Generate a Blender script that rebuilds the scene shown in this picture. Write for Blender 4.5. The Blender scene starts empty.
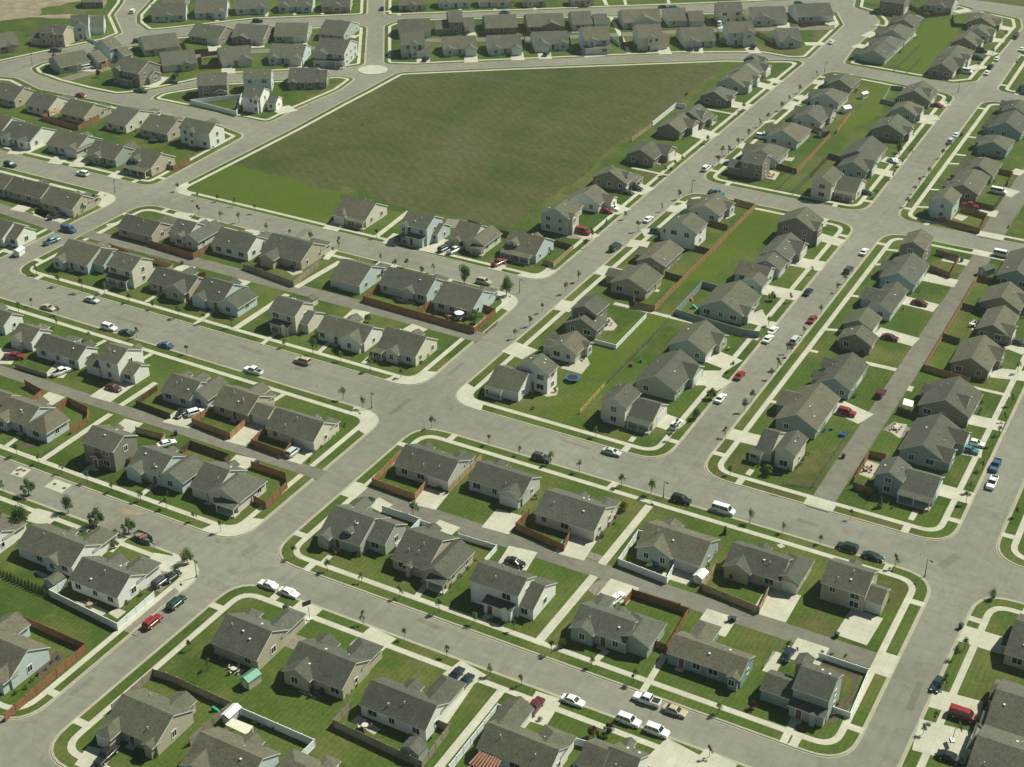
import bpy, bmesh, math, random, re
from mathutils import Vector
random.seed(11)
R = math.radians
scn = bpy.context.scene
COL = scn.collection

# ------------------------------------------------------------------ the camera that the photograph implies
FPX, CX, CY, PITCH, HCAM = 1500.0, 512.0, 383.5, R(30.0), 175.0
AZ = R(29.023)                     # the diagonal streets run along +Y, the cross streets along +X
SA, CA = math.sin(AZ), math.cos(AZ)
SP, CP = math.sin(PITCH), math.cos(PITCH)

def ground(px, py, z=0.0):
    a, b = (px - CX) / FPX, -(py - CY) / FPX
    f, u = CP + b * SP, -SP + b * CP
    t = (z - HCAM) / u
    r, f = a * t, f * t
    return (CA * r - SA * f, SA * r + CA * f)

def project(x, y, z=0.0):
    r, f, u = CA * x + SA * y, -SA * x + CA * y, z - HCAM
    d = f * CP - u * SP
    return (CX + FPX * r / d, CY - FPX * (f * SP + u * CP) / d)

OX, OY = [0, 170, 340, 510, 680, 854], [0, 128, 256, 384, 512, 640]
PY = [0, 192, 384, 575]

def at(tile, x, y, z=0.0):
    """a point read off an enlarged piece of the survey photograph -> metres on the ground"""
    if tile[0] == 'P':
        return ground(int(tile[1]) * 256 + x / 3.996, PY[int(tile[2])] + y / 3.996, z)
    return ground(OX[int(tile[0])] + x / 6.0, OY[int(tile[1])] + y / 6.0, z)

# ------------------------------------------------------------------ materials
def nodes(name):
    m = bpy.data.materials.new(name); m.use_nodes = True
    nt = m.node_tree
    b = nt.nodes['Principled BSDF']
    return m, nt, b

def N(nt, t, **kw):
    n = nt.nodes.new(t)
    for k, v in kw.items():
        if k.startswith('i_'):
            n.inputs[k[2:].replace('_', ' ')].default_value = v
        else:
            setattr(n, k, v)
    return n

def coords(nt, scale=(1, 1, 1), rot=0.0, src='pos'):
    if src == 'pos':
        g = N(nt, 'ShaderNodeNewGeometry').outputs['Position']
    else:
        g = N(nt, 'ShaderNodeTexCoord').outputs['Object']
    mp = N(nt, 'ShaderNodeMapping')
    mp.inputs['Scale'].default_value = scale
    mp.inputs['Rotation'].default_value = (0, 0, rot)
    nt.links.new(g, mp.inputs['Vector'])
    return mp.outputs['Vector']

def noise(nt, vec, scale, detail=4, rough=.55, dist=0.0):
    n = N(nt, 'ShaderNodeTexNoise')
    n.inputs['Scale'].default_value = scale
    n.inputs['Detail'].default_value = detail
    n.inputs['Roughness'].default_value = rough
    n.inputs['Distortion'].default_value = dist
    nt.links.new(vec, n.inputs['Vector'])
    return n.outputs['Fac']

def ramp(nt, fac, stops):
    r = N(nt, 'ShaderNodeValToRGB')
    el = r.color_ramp.elements
    while len(el) < len(stops): el.new(0.5)
    for e, (p, c) in zip(el, stops):
        e.position = p; e.color = (*c, 1)
    nt.links.new(fac, r.inputs['Fac'])
    return r.outputs['Color']

def mix(nt, fac, a, b, mode='MIX'):
    m = N(nt, 'ShaderNodeMix', data_type='RGBA', blend_type=mode)
    for sock, v in ((0, fac), (6, a), (7, b)):
        if hasattr(v, 'is_output'): nt.links.new(v, m.inputs[sock])
        elif sock == 0: m.inputs[0].default_value = v
        else: m.inputs[sock].default_value = (*v, 1) if len(v) == 3 else v
    return m.outputs[2]

def grey(v): return (v, v, v)

def plain(name, col, rough=.7, metal=0.0, var=.12, scale=3.0, obj=False, spec=.3):
    m, nt, b = nodes(name)
    v = coords(nt, src='obj' if obj else 'pos')
    f = noise(nt, v, scale, 5)
    c = ramp(nt, f, [(.3, tuple(x * (1 - var) for x in col)), (.7, tuple(min(1, x * (1 + var)) for x in col))])
    nt.links.new(c, b.inputs['Base Color'])
    b.inputs['Roughness'].default_value = rough
    b.inputs['Metallic'].default_value = metal
    b.inputs['Specular IOR Level'].default_value = spec
    return m

def mat_asphalt(name, col, strong=1.0):
    m, nt, b = nodes(name)
    v = coords(nt)
    big = noise(nt, v, .035, 4, .6)
    mid = noise(nt, v, .4, 5, .65)
    fine = noise(nt, v, 6, 3, .7)
    # tyre-worn bands along both street directions, stretched noise
    sx = noise(nt, coords(nt, (.012, .9, 1)), 1, 4, .6)
    sy = noise(nt, coords(nt, (.9, .012, 1)), 1, 4, .6)
    c = ramp(nt, big, [(.3, tuple(x * .86 for x in col)), (.7, tuple(x * 1.14 for x in col))])
    c = mix(nt, .55 * strong, c, ramp(nt, mid, [(.25, grey(.72)), (.75, grey(1.22))]), 'MULTIPLY')
    c = mix(nt, .28, c, ramp(nt, sx, [(.35, grey(.8)), (.65, grey(1.17))]), 'MULTIPLY')
    c = mix(nt, .28, c, ramp(nt, sy, [(.35, grey(.8)), (.65, grey(1.15))]), 'MULTIPLY')
    c = mix(nt, .5, c, ramp(nt, fine, [(.3, grey(.75)), (.7, grey(1.2))]), 'MULTIPLY')
    vo = N(nt, 'ShaderNodeTexVoronoi', feature='DISTANCE_TO_EDGE')
    vo.inputs['Scale'].default_value = .07
    wob = N(nt, 'ShaderNodeTexNoise'); wob.inputs['Scale'].default_value = .5; wob.inputs['Detail'].default_value = 4
    nt.links.new(v, wob.inputs['Vector'])
    add = N(nt, 'ShaderNodeVectorMath', operation='MULTIPLY_ADD')
    nt.links.new(wob.outputs['Color'], add.inputs[0]); add.inputs[1].default_value = (3, 3, 3); nt.links.new(v, add.inputs[2])
    nt.links.new(add.outputs[0], vo.inputs['Vector'])
    c = mix(nt, .4, c, ramp(nt, vo.outputs['Distance'], [(.0, grey(.5)), (.010, grey(1.0))]), 'MULTIPLY')
    c = mix(nt, .8, c, ramp(nt, noise(nt, v, .16, 3, .5), [(.66, grey(1.0)), (.72, grey(.80))]), 'MULTIPLY')
    nt.links.new(c, b.inputs['Base Color'])
    b.inputs['Roughness'].default_value = .9
    b.inputs['Specular IOR Level'].default_value = .2
    return m

def mat_concrete(name, col, joint=1.6):
    m, nt, b = nodes(name)
    v = coords(nt)
    c = ramp(nt, noise(nt, v, .25, 5, .6), [(.3, tuple(x * .86 for x in col)), (.7, tuple(x * 1.08 for x in col))])
    c = mix(nt, .5, c, ramp(nt, noise(nt, v, 2.5, 4, .7), [(.3, grey(.82)), (.7, grey(1.1))]), 'MULTIPLY')
    br = N(nt, 'ShaderNodeTexBrick')
    br.offset = 0
    br.inputs['Scale'].default_value = 1.0
    br.inputs['Brick Width'].default_value = joint
    br.inputs['Row Height'].default_value = joint
    br.inputs['Mortar Size'].default_value = .035
    br.inputs['Color1'].default_value = (1, 1, 1, 1); br.inputs['Color2'].default_value = (.93, .93, .93, 1)
    br.inputs['Mortar'].default_value = (.72, .72, .70, 1)
    nt.links.new(v, br.inputs['Vector'])
    c = mix(nt, .8, c, br.outputs['Color'], 'MULTIPLY')
    nt.links.new(c, b.inputs['Base Color'])
    b.inputs['Roughness'].default_value = .9
    b.inputs['Specular IOR Level'].default_value = .2
    return m

def mat_lawn(name, dark, light, dry, cell=(17, 24), stripes=.22):
    m, nt, b = nodes(name)
    v = coords(nt)
    br = N(nt, 'ShaderNodeTexBrick')
    br.offset = .5
    br.inputs['Scale'].default_value = 1
    br.inputs['Brick Width'].default_value = cell[0]; br.inputs['Row Height'].default_value = cell[1]
    br.inputs['Mortar Size'].default_value = 0
    br.inputs['Color1'].default_value = (0, 0, 0, 1); br.inputs['Color2'].default_value = (1, 1, 1, 1)
    nt.links.new(v, br.inputs['Vector'])
    c = ramp(nt, br.outputs['Color'], [(.1, dark), (.9, light)])
    c = mix(nt, .45, c, ramp(nt, noise(nt, v, .12, 5, .6), [(.3, dark), (.7, light)]))
    sp = ramp(nt, noise(nt, v, .33, 6, .7, .6), [(.55, grey(0)), (.75, grey(.75))])
    c = mix(nt, sp, c, tuple(x * 1.05 for x in dry))
    c = mix(nt, ramp(nt, noise(nt, v, .055, 5, .65), [(.48, grey(0)), (.66, grey(.85))]), c, dry)
    w = N(nt, 'ShaderNodeTexWave', wave_type='BANDS', bands_direction='X')
    w.inputs['Scale'].default_value = .32; w.inputs['Distortion'].default_value = .6
    w.inputs['Detail'].default_value = 2
    nt.links.new(v, w.inputs['Vector'])
    c = mix(nt, stripes, c, ramp(nt, w.outputs['Fac'], [(.3, grey(.7)), (.7, grey(1.25))]), 'MULTIPLY')
    c = mix(nt, .75, c, ramp(nt, noise(nt, v, 1.3, 6, .75), [(.25, grey(.6)), (.75, grey(1.35))]), 'MULTIPLY')
    c = mix(nt, .6, c, ramp(nt, noise(nt, v, 7, 3, .7), [(.3, grey(.6)), (.7, grey(1.35))]), 'MULTIPLY')
    nt.links.new(c, b.inputs['Base Color'])
    b.inputs['Roughness'].default_value = 1.0
    b.inputs['Specular IOR Level'].default_value = .05
    bp = N(nt, 'ShaderNodeBump'); bp.inputs['Strength'].default_value = .5; bp.inputs['Distance'].default_value = .08
    nt.links.new(noise(nt, v, 5, 4, .7), bp.inputs['Height']); nt.links.new(bp.outputs['Normal'], b.inputs['Normal'])
    return m

def mat_field(name):
    m, nt, b = nodes(name)
    v = coords(nt)
    brown, green, olive = (.100, .085, .046), (.046, .064, .018), (.068, .074, .027)
    n1 = noise(nt, coords(nt, (1, .6, 1), R(25)), .016, 7, .66, .8)
    n2 = noise(nt, coords(nt, (.22, 1.8, 1), R(38)), .08, 7, .7, .4)
    ad = N(nt, 'ShaderNodeMath', operation='MULTIPLY_ADD'); nt.links.new(n2, ad.inputs[0]); ad.inputs[1].default_value = .45
    nt.links.new(n1, ad.inputs[2])
    c = ramp(nt, ad.outputs[0], [(.555, green), (.72, olive), (.93, brown)])
    w = N(nt, 'ShaderNodeTexWave', wave_type='BANDS', bands_direction='Y')
    w.inputs['Scale'].default_value = .11; w.inputs['Distortion'].default_value = 4; w.inputs['Detail'].default_value = 5
    nt.links.new(coords(nt, rot=R(38)), w.inputs['Vector'])
    c = mix(nt, .10, c, ramp(nt, w.outputs['Fac'], [(.2, grey(.6)), (.8, grey(1.3))]), 'MULTIPLY')
    c = mix(nt, .75, c, ramp(nt, noise(nt, v, .5, 8, .8), [(.3, grey(.6)), (.7, grey(1.35))]), 'MULTIPLY')
    nt.links.new(c, b.inputs['Base Color'])
    b.inputs['Roughness'].default_value = 1.0; b.inputs['Specular IOR Level'].default_value = .05
    bp = N(nt, 'ShaderNodeBump'); bp.inputs['Strength'].default_value = .7; bp.inputs['Distance'].default_value = .2
    nt.links.new(noise(nt, v, 1.2, 6, .75), bp.inputs['Height']); nt.links.new(bp.outputs['Normal'], b.inputs['Normal'])
    return m

def mat_roof(name, col):
    m, nt, b = nodes(name)
    v = coords(nt, src='obj')
    c = ramp(nt, noise(nt, v, .5, 4), [(.3, tuple(x * .9 for x in col)), (.7, tuple(x * 1.1 for x in col))])
    c = mix(nt, .85, c, ramp(nt, noise(nt, coords(nt, (1, 1, 2.0), src='obj'), 2.3, 4, .8), [(.32, grey(.58)), (.68, grey(1.42))]), 'MULTIPLY')
    c = mix(nt, .5, c, ramp(nt, noise(nt, coords(nt, (1, 1, 1), src='pos'), .11, 3, .6), [(.3, (.84, .86, .86)), (.7, (1.16, 1.13, 1.08))]), 'MULTIPLY')
    c = mix(nt, .5, c, ramp(nt, noise(nt, coords(nt, (1.6, 1.6, .25), src='obj'), 1.0, 4, .7), [(.35, grey(.82)), (.65, grey(1.14))]), 'MULTIPLY')
    z = N(nt, 'ShaderNodeTexWave', wave_type='BANDS', bands_direction='Z')
    z.inputs['Scale'].default_value = 2.2; z.inputs['Distortion'].default_value = 1.0
    nt.links.new(v, z.inputs['Vector'])
    c = mix(nt, .25, c, ramp(nt, z.outputs['Fac'], [(.1, grey(.7)), (.5, grey(1.15))]), 'MULTIPLY')
    nt.links.new(c, b.inputs['Base Color'])
    b.inputs['Roughness'].default_value = .95; b.inputs['Specular IOR Level'].default_value = .15
    return m

def mat_siding(name, col):
    m, nt, b = nodes(name)
    v = coords(nt, src='obj')
    c = ramp(nt, noise(nt, v, .8, 5, .6), [(.3, tuple(x * .93 for x in col)), (.7, tuple(min(1, x * 1.05) for x in col))])
    z = N(nt, 'ShaderNodeTexWave', wave_type='BANDS', bands_direction='Z', wave_profile='SAW')
    z.inputs['Scale'].default_value = 1.6
    nt.links.new(v, z.inputs['Vector'])
    c = mix(nt, .5, c, ramp(nt, z.outputs['Fac'], [(.0, grey(.78)), (.18, grey(1.0))]), 'MULTIPLY')
    nt.links.new(c, b.inputs['Base Color'])
    b.inputs['Roughness'].default_value = .75; b.inputs['Specular IOR Level'].default_value = .25
    return m

def mat_wood(name, col):
    m, nt, b = nodes(name)
    v = coords(nt, (4, 4, .4))
    c = ramp(nt, noise(nt, v, 1.5, 4, .6), [(.3, tuple(x * .7 for x in col)), (.7, tuple(x * 1.2 for x in col))])
    c = mix(nt, .6, c, ramp(nt, noise(nt, coords(nt), .35, 3), [(.3, grey(.75)), (.7, grey(1.2))]), 'MULTIPLY')
    nt.links.new(c, b.inputs['Base Color'])
    b.inputs['Roughness'].default_value = .85; b.inputs['Specular IOR Level'].default_value = .15
    return m

def mat_leaf(name, a, b_):
    m, nt, b = nodes(name)
    c = ramp(nt, noise(nt, coords(nt), 1.4, 4, .7), [(.3, a), (.7, b_)])
    nt.links.new(c, b.inputs['Base Color'])
    b.inputs['Roughness'].default_value = .8; b.inputs['Specular IOR Level'].default_value = .1
    tr = N(nt, 'ShaderNodeBsdfTranslucent'); nt.links.new(c, tr.inputs['Color'])
    mx = N(nt, 'ShaderNodeMixShader'); mx.inputs[0].default_value = .4
    nt.links.new(b.outputs[0], mx.inputs[1]); nt.links.new(tr.outputs[0], mx.inputs[2])
    nt.links.new(mx.outputs[0], nt.nodes['Material Output'].inputs['Surface'])
    return m

M = {}
M['asphalt'] = mat_asphalt('asphalt', (.196, .188, .150))
M['alley'] = mat_asphalt('alley_asphalt', (.158, .148, .118), 1.2)
M['concrete'] = mat_concrete('concrete', (.455, .43, .345))
M['kerb'] = mat_concrete('kerb_concrete', (.35, .32, .24), 3.0)
M['lawn'] = mat_lawn('lawn', (.036, .065, .012), (.073, .106, .022), (.118, .116, .038), stripes=.2)
M['bright_lawn'] = mat_lawn('bright_lawn', (.056, .088, .011), (.076, .110, .016), (.09, .102, .022), (60, 60), .12)
M['dry_lawn'] = mat_lawn('dry_lawn', (.060, .068, .020), (.092, .092, .030), (.14, .12, .05), (40, 40), .1)
M['field'] = mat_field('field')
M['dirt'] = plain('bare_dirt', (.215, .172, .118), 1, var=.3, scale=.25)
M['gravel'] = plain('gravel', (.19, .165, .135), 1, var=.35, scale=2.5)
M['mulch'] = plain('mulch', (.085, .06, .045), 1, var=.4, scale=3)
ROOFS = [mat_roof('shingles_%s' % n, c) for n, c in (('taupe', (.108, .104, .079)), ('grey', (.101, .102, .082)), ('brown', (.121, .110, .081)),
         ('olive', (.105, .106, .075)), ('dark', (.086, .086, .068)))]
WALLC = {'t': ('tan', (.44, .385, .29)), 'w': ('white', (.76, .75, .69)), 'c': ('cream', (.64, .595, .48)), 'b': ('pale blue', (.50, .56, .55)),
         'g': ('sage green', (.35, .39, .335)), 'k': ('taupe', (.235, .21, .17)), 'n': ('blue', (.22, .305, .315)), 'y': ('light grey', (.50, .505, .47)),
         'd': ('grey-blue', (.275, .325, .318))}
WALLM = {k: mat_siding('siding_' + n.replace(' ', '_'), c) for k, (n, c) in WALLC.items()}
M['trim'] = plain('trim_paint', (.72, .70, .63), .6, var=.05)
M['glass'] = plain('window_glass', (.018, .025, .027), .12, var=.2, spec=.6)
M['garage'] = plain('garage_paint', (.62, .615, .57), .6, var=.05)
M['door'] = plain('door_paint', (.16, .06, .04), .5)
M['vent'] = plain('vent_metal', (.62, .63, .62), .5)
M['post'] = plain('lamp_metal', (.06, .06, .055), .5)
FENCEM = {'b': (mat_wood('cedar_fence', (.265, .128, .066)), 'reddish brown wooden'), 'o': (mat_wood('orange_fence', (.37, .205, .105)), 'orange wooden'),
          'w': (plain('white_vinyl', (.70, .72, .70), .5, var=.05), 'white vinyl'), 't': (mat_wood('tan_fence', (.40, .29, .17)), 'tan wooden'),
          'g': (mat_wood('grey_fence', (.28, .24, .18)), 'weathered grey'), 'd': (mat_wood('dark_fence', (.105, .065, .04)), 'dark brown wooden'),
          'c': (plain('chain_link', (.16, .17, .15), .5, .5), 'chain link'), 'r': (mat_wood('rail_fence', (.55, .40, .12)), 'yellow wooden rail'),
          's': (plain('slate_vinyl', (.23, .285, .27), .6, var=.06), 'slate grey vinyl')}
LEAF = [mat_leaf('leaf_fresh', (.10, .165, .032), (.21, .27, .07)), mat_leaf('leaf_deep', (.062, .115, .026), (.135, .19, .052)),
        mat_leaf('leaf_blue', (.055, .09, .04), (.11, .15, .07)), mat_leaf('leaf_plum', (.045, .020, .018), (.09, .045, .035)),
        mat_leaf('leaf_gold', (.22, .17, .015), (.36, .30, .03))]
M['bark'] = plain('bark', (.10, .075, .05), .95, var=.3)
M['rubber'] = plain('rubber', (.022, .022, .022), .85)
M['lamp_glass'] = plain('headlamp', (.75, .75, .70), .2)
M['tail'] = plain('tail_lamp', (.35, .02, .015), .3)
CARC = {'white': (.80, .80, .76), 'black': (.018, .02, .02), 'dark grey': (.055, .06, .06), 'silver': (.46, .48, .48), 'red': (.24, .018, .022), 'maroon': (.10, .018, .02),
        'blue': (.04, .10, .22), 'teal': (.03, .17, .21), 'dark green': (.012, .038, .034), 'tan': (.42, .36, .25), 'dark blue': (.012, .022, .042)}
CARM = {k: plain('car_paint_' + k.replace(' ', '_'), c, .25, var=.03, obj=True, spec=.6) for k, c in CARC.items()}

# ------------------------------------------------------------------ helpers
def obj(name, mesh, parent=None, loc=(0, 0, 0), rz=0.0):
    o = bpy.data.objects.new(name, mesh)
    o.location = loc; o.rotation_euler = (0, 0, rz)
    if parent is not None: o.parent = parent
    COL.objects.link(o)
    return o

THINGS = []
def tag(o, label, cat, group=None):
    o['label'] = label; o['category'] = cat
    if group: o['group'] = group
    THINGS.append(o)
    return o

def struct(o, kind='structure'):
    o['kind'] = kind
    return o

class MB:
    def __init__(s): s.v, s.f, s.m = [], [], []
    def face(s, pts, mi=0):
        i = len(s.v); s.v += [tuple(p) for p in pts]
        s.f.append(tuple(range(i, i + len(pts)))); s.m.append(mi)
    def solid(s, verts, faces, mi=0):
        i = len(s.v); s.v += [tuple(p) for p in verts]
        for k, f in enumerate(faces):
            s.f.append(tuple(i + j for j in f)); s.m.append(mi if isinstance(mi, int) else mi[k])
    def box(s, x0, x1, y0, y1, z0, z1, mi=0):
        s.solid([(x0, y0, z0), (x1, y0, z0), (x1, y1, z0), (x0, y1, z0), (x0, y0, z1), (x1, y0, z1), (x1, y1, z1), (x0, y1, z1)],
                [(3, 2, 1, 0), (4, 5, 6, 7), (0, 1, 5, 4), (1, 2, 6, 5), (2, 3, 7, 6), (3, 0, 4, 7)], mi)
    def bar(s, a, b, w, z0, z1, mi=0):
        """an upright slab between two ground points"""
        d = Vector((b[0] - a[0], b[1] - a[1])); d.normalize(); n = Vector((-d.y, d.x)) * w / 2
        p = [(a[0] - n.x, a[1] - n.y), (b[0] - n.x, b[1] - n.y), (b[0] + n.x, b[1] + n.y), (a[0] + n.x, a[1] + n.y)]
        s.solid([(*q, z0) for q in p] + [(*q, z1) for q in p], [(3, 2, 1, 0), (4, 5, 6, 7), (0, 1, 5, 4), (1, 2, 6, 5), (2, 3, 7, 6), (3, 0, 4, 7)], mi)
    def tube(s, p, q, r0, r1, n=6, mi=0):
        p, q = Vector(p), Vector(q); d = (q - p).normalized()
        a = d.orthogonal().normalized(); b = d.cross(a)
        i = len(s.v)
        for c, r in ((p, r0), (q, r1)):
            for k in range(n):
                t = 2 * math.pi * k / n
                s.v.append(tuple(c + (a * math.cos(t) + b * math.sin(t)) * r))
        for k in range(n):
            k2 = (k + 1) % n
            s.f.append((i + k, i + k2, i + n + k2, i + n + k)); s.m.append(mi)
        s.f.append(tuple(i + n + k for k in range(n))); s.m.append(mi)
        s.f.append(tuple(i + n - 1 - k for k in range(n))); s.m.append(mi)
    def mesh(s, name, mats):
        me = bpy.data.meshes.new(name)
        me.from_pydata(s.v, [], s.f)
        for m in mats: me.materials.append(m)
        me.polygons.foreach_set('material_index', s.m)
        me.update()
        return me

ORD = ['zeroth', 'first', 'second', 'third', 'fourth', 'fifth', 'sixth', 'seventh', 'eighth', 'ninth', 'tenth', 'eleventh', 'twelfth', 'thirteenth',
       'fourteenth', 'fifteenth', 'sixteenth', 'seventeenth', 'eighteenth', 'nineteenth', 'twentieth'] + ['%dth' % i for i in range(21, 60)]

# ------------------------------------------------------------------ polygons on the ground
def area(p): return .5 * sum(p[i][0] * p[(i + 1) % len(p)][1] - p[(i + 1) % len(p)][0] * p[i][1] for i in range(len(p)))

def offset(p, d):
    """move every edge of a counter-clockwise polygon inwards by d"""
    out = []
    n = len(p)
    for i in range(n):
        a, b, c = Vector(p[i - 1]), Vector(p[i]), Vector(p[(i + 1) % n])
        e1, e2 = (b - a).normalized(), (c - b).normalized()
        n1, n2 = Vector((-e1.y, e1.x)), Vector((-e2.y, e2.x))
        m = n1 + n2
        k = m.dot(n1)
        out.append(b + m * (d / max(k, .35)))
    return out

def rounded(p, r, seg=6, off=0.0):
    out = []
    n = len(p)
    for i in range(n):
        a, b, c = Vector(p[i - 1]), Vector(p[i]), Vector(p[(i + 1) % n])
        e1, e2 = (a - b), (c - b)
        l1, l2 = e1.length, e2.length
        e1.normalize(); e2.normalize()
        cosang = max(-1, min(1, e1.dot(e2)))
        half = math.acos(cosang) / 2
        turn = (b - a).x * (c - b).y - (b - a).y * (c - b).x
        rr = max(.05, r - off if turn > 0 else r + off)
        t = rr / max(math.tan(half), 1e-3)
        t = min(t, l1 * .48, l2 * .48)
        if half > R(87):
            out.append(tuple(b)); out.extend([tuple(b)] * seg); continue
        s, e = b + e1 * t, b + e2 * t
        for k in range(seg + 1):
            u = k / seg
            q = s * (1 - u) ** 2 + b * (2 * u * (1 - u)) + e * u ** 2
            out.append(tuple(q))
    return out

def ring(mb, A, B, z, mi=0, zb=None):
    n = len(A)
    for i in range(n):
        j = (i + 1) % n
        mb.face([(*A[i], z), (*A[j], z), (*B[j], z if zb is None else zb), (*B[i], z if zb is None else zb)], mi)

def sheet(name, pts, z, mat, kind='structure'):
    """one flat polygon, cut into triangles"""
    bm = bmesh.new()
    clean = [pts[0]]
    for q in pts[1:]:
        if (Vector(q) - Vector(clean[-1])).length > 1e-3: clean.append(q)
    if (Vector(clean[0]) - Vector(clean[-1])).length < 1e-3: clean.pop()
    f = bm.faces.new([bm.verts.new((*q, z)) for q in clean])
    bm.normal_update()
    if f.normal.z < 0: f.normal_flip()
    bmesh.ops.triangulate(bm, faces=[f])
    me = bpy.data.meshes.new(name); bm.to_mesh(me); bm.free()
    me.materials.append(mat)
    return struct(obj(name, me), kind)

KH = .11
BLOCKS = []
def in_block(q):
    for p in BLOCKS:
        c = False
        for i in range(len(p)):
            (x1, y1), (x2, y2) = p[i - 1], p[i]
            if (y1 > q[1]) != (y2 > q[1]) and q[0] < (x2 - x1) * (q[1] - y1) / (y2 - y1) + x1: c = not c
        if c: return True
    return False
def clipped(a, b):
    """the stretch of a drive that lies inside a block, up to the kerb"""
    ts = [i / 80 for i in range(81) if in_block((a[0] + (b[0] - a[0]) * i / 80, a[1] + (b[1] - a[1]) * i / 80))]
    if not ts: return a, b
    f = lambda t: (a[0] + (b[0] - a[0]) * t, a[1] + (b[1] - a[1]) * t)
    return f(ts[0]), f(ts[-1])
_pz = [0]
def patch_z():
    _pz[0] += 1
    return KH - .0095 + .00022 * (_pz[0] % 60)
def block(pts, r=7.0, sw=(2.5, 3.75), lawn='lawn', walk=True, fill=(), seg=6):
    """a street block: kerb, verge, pavement and the lawns inside it"""
    p = [tuple(q) for q in pts]
    if area(p) < 0: p.reverse()
    BLOCKS.append(p)
    k0 = rounded(p, r)
    k1 = rounded(offset(p, .42), r, off=.42)
    mb = MB()
    n = len(k0)
    for i in range(n):
        j = (i + 1) % n
        mb.face([(*k0[i], -.05), (*k0[j], -.05), (*k0[j], KH), (*k0[i], KH)])
    ring(mb, k0, k1, KH)
    struct(obj('kerb', mb.mesh('kerb', [M['kerb']])))
    # gutter pan, flush with the road
    g0 = rounded(offset(p, -.28), r, off=-.28)
    mb = MB(); ring(mb, g0, k0, .004)
    struct(obj('gutter', mb.mesh('gutter', [M['kerb']])))
    sheet('lawn', k1, KH - .01, M[lawn])
    if walk:
        a, b = rounded(offset(p, sw[0]), r, off=sw[0]), rounded(offset(p, sw[1]), r, off=sw[1])
        mb = MB(); ring(mb, a, b, KH + .004)
        struct(obj('pavement', mb.mesh('pavement', [M['concrete']])))
        # corners: fully paved, or two short ramps from the pavement to the kerb
        for i in range(len(p)):
            v0, v1, v2 = Vector(p[i - 1]), Vector(p[i]), Vector(p[(i + 1) % len(p)])
            d1, d2 = (v0 - v1), (v2 - v1)
            if d1.length < 22 or d2.length < 22: continue
            d1.normalize(); d2.normalize()
            if abs(d1.dot(d2)) > .75: continue
            s = slice(i * (seg + 1), (i + 1) * (seg + 1))
            i1 = Vector((d1.y, -d1.x)); i2 = Vector((-d2.y, d2.x))
            if i1.dot(d2) < 0: i1 = -i1
            if i2.dot(d1) < 0: i2 = -i2
            if i in fill:
                ext = 2.2
                o_ = [tuple(Vector(k0[s][0]) + d1 * ext)] + list(k0[s]) + [tuple(Vector(k0[s][-1]) + d2 * ext)]
                n_ = [tuple(Vector(a[s][0]) + d1 * (ext - 1) + i1 * .3)] + [tuple(q) for q in a[s]] + [tuple(Vector(a[s][-1]) + d2 * (ext - 1) + i2 * .3)]
                sheet('corner_paving', o_ + n_[::-1], KH + .003, M['concrete'])
            else:
                for d_, n_ in ((d1, i1), (d2, i2)):
                    q = v1 + d_ * (r + 2.2)
                    strip('ramp', tuple(q + n_ * .02), tuple(q + n_ * (sw[0] + .15)), 1.5, KH + .003, M['concrete'])

def strip(name, a, b, w, z, mat, kind='structure'):
    a, b = Vector(a), Vector(b); d = (b - a).normalized(); n = Vector((-d.y, d.x)) * w / 2
    return sheet(name, [tuple(a - n), tuple(b - n), tuple(b + n), tuple(a + n)], z, mat, kind)

def ragged(pts, step=2.2, amp=.55):
    rg = random.Random(len(pts) * 13 + int(abs(pts[0][0]) * 10))
    out = []
    for i in range(len(pts)):
        p, q = Vector(pts[i]), Vector(pts[(i + 1) % len(pts)])
        L = (q - p).length
        n = max(1, int(L / step)); d = (q - p).normalized() if L > 0 else Vector((1, 0)); nn = Vector((-d.y, d.x))
        w = 0
        for k in range(n):
            w = w * .6 + rg.uniform(-amp, amp)
            out.append(tuple(p + (q - p) * (k / n) + nn * (w if k else 0)))
    return out

# ------------------------------------------------------------------ setting
sheet('ground', [(-2550, -280), (1500, -280), (1500, 2550), (-2550, 2550)], -.03, M['dry_lawn'])
sheet('road', [(-820, 25), (100, 25), (100, 800), (-820, 800)], 0, M['asphalt'])
def P(t, *xy): return [at(t, x, y) for x, y in zip(xy[::2], xy[1::2])]
VX = lambda x, y: x - .02 * max(0, y - 240)     # the diagonal streets bend very slightly

block([(-430, 40), (-163.2, 40), (-163.2, 113.5), (-430, 117.5)])
block([(-430, 128.5), (-163.0, 124.5), (-163.4, 175), (-430, 175)], sw=(1.9, 3.1), fill=(2,))
block([(-156.5, 121.3), (-39.5, 121.3), (-39.5, 175.2), (-156.2, 175.2)])
block([(-156, 182.9), (-39.6, 182.9), (-40.2, 239.3), (-156.2, 239.3)])
block([(-430, 185), (-163.8, 183.6), (-164.3, 238.6), (-430, 241)], fill=(1, 2))
block([(-293.5, 251.9), (-164.8, 251.9), (-165.6, 305.6), (-293.5, 305.6)], fill=(1, 2))
block([(-430, 251.9), (-302, 251.9), (-301.6, 305.8), (-430, 306.3)], fill=(2,))
block([(-156.3, 250.8), (-102.4, 250.8), (-104.6, 392), (-156.8, 392)], fill=(0,))
block([(-94.5, 250.8), (-40.8, 250.8), (-43, 391.8), (-96.3, 391.8)])
block([(-157.6, 401), (-105.6, 401), (-108.8, 517), at('40', 885, 418)])
block([(-96.8, 401.2), (0, 401.2), (0, 530), at('50', 775, 600)])
block([(-32.2, 40), (60, 40), (60, 239.6), (-32.2, 239.6)])
block([(-32.8, 250.6), (60, 250.6), (60, 470), (-36, 470)])
block(P('50', 850, 545, 1019, 300, 1500, 300, 1500, 680), r=5)
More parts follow.
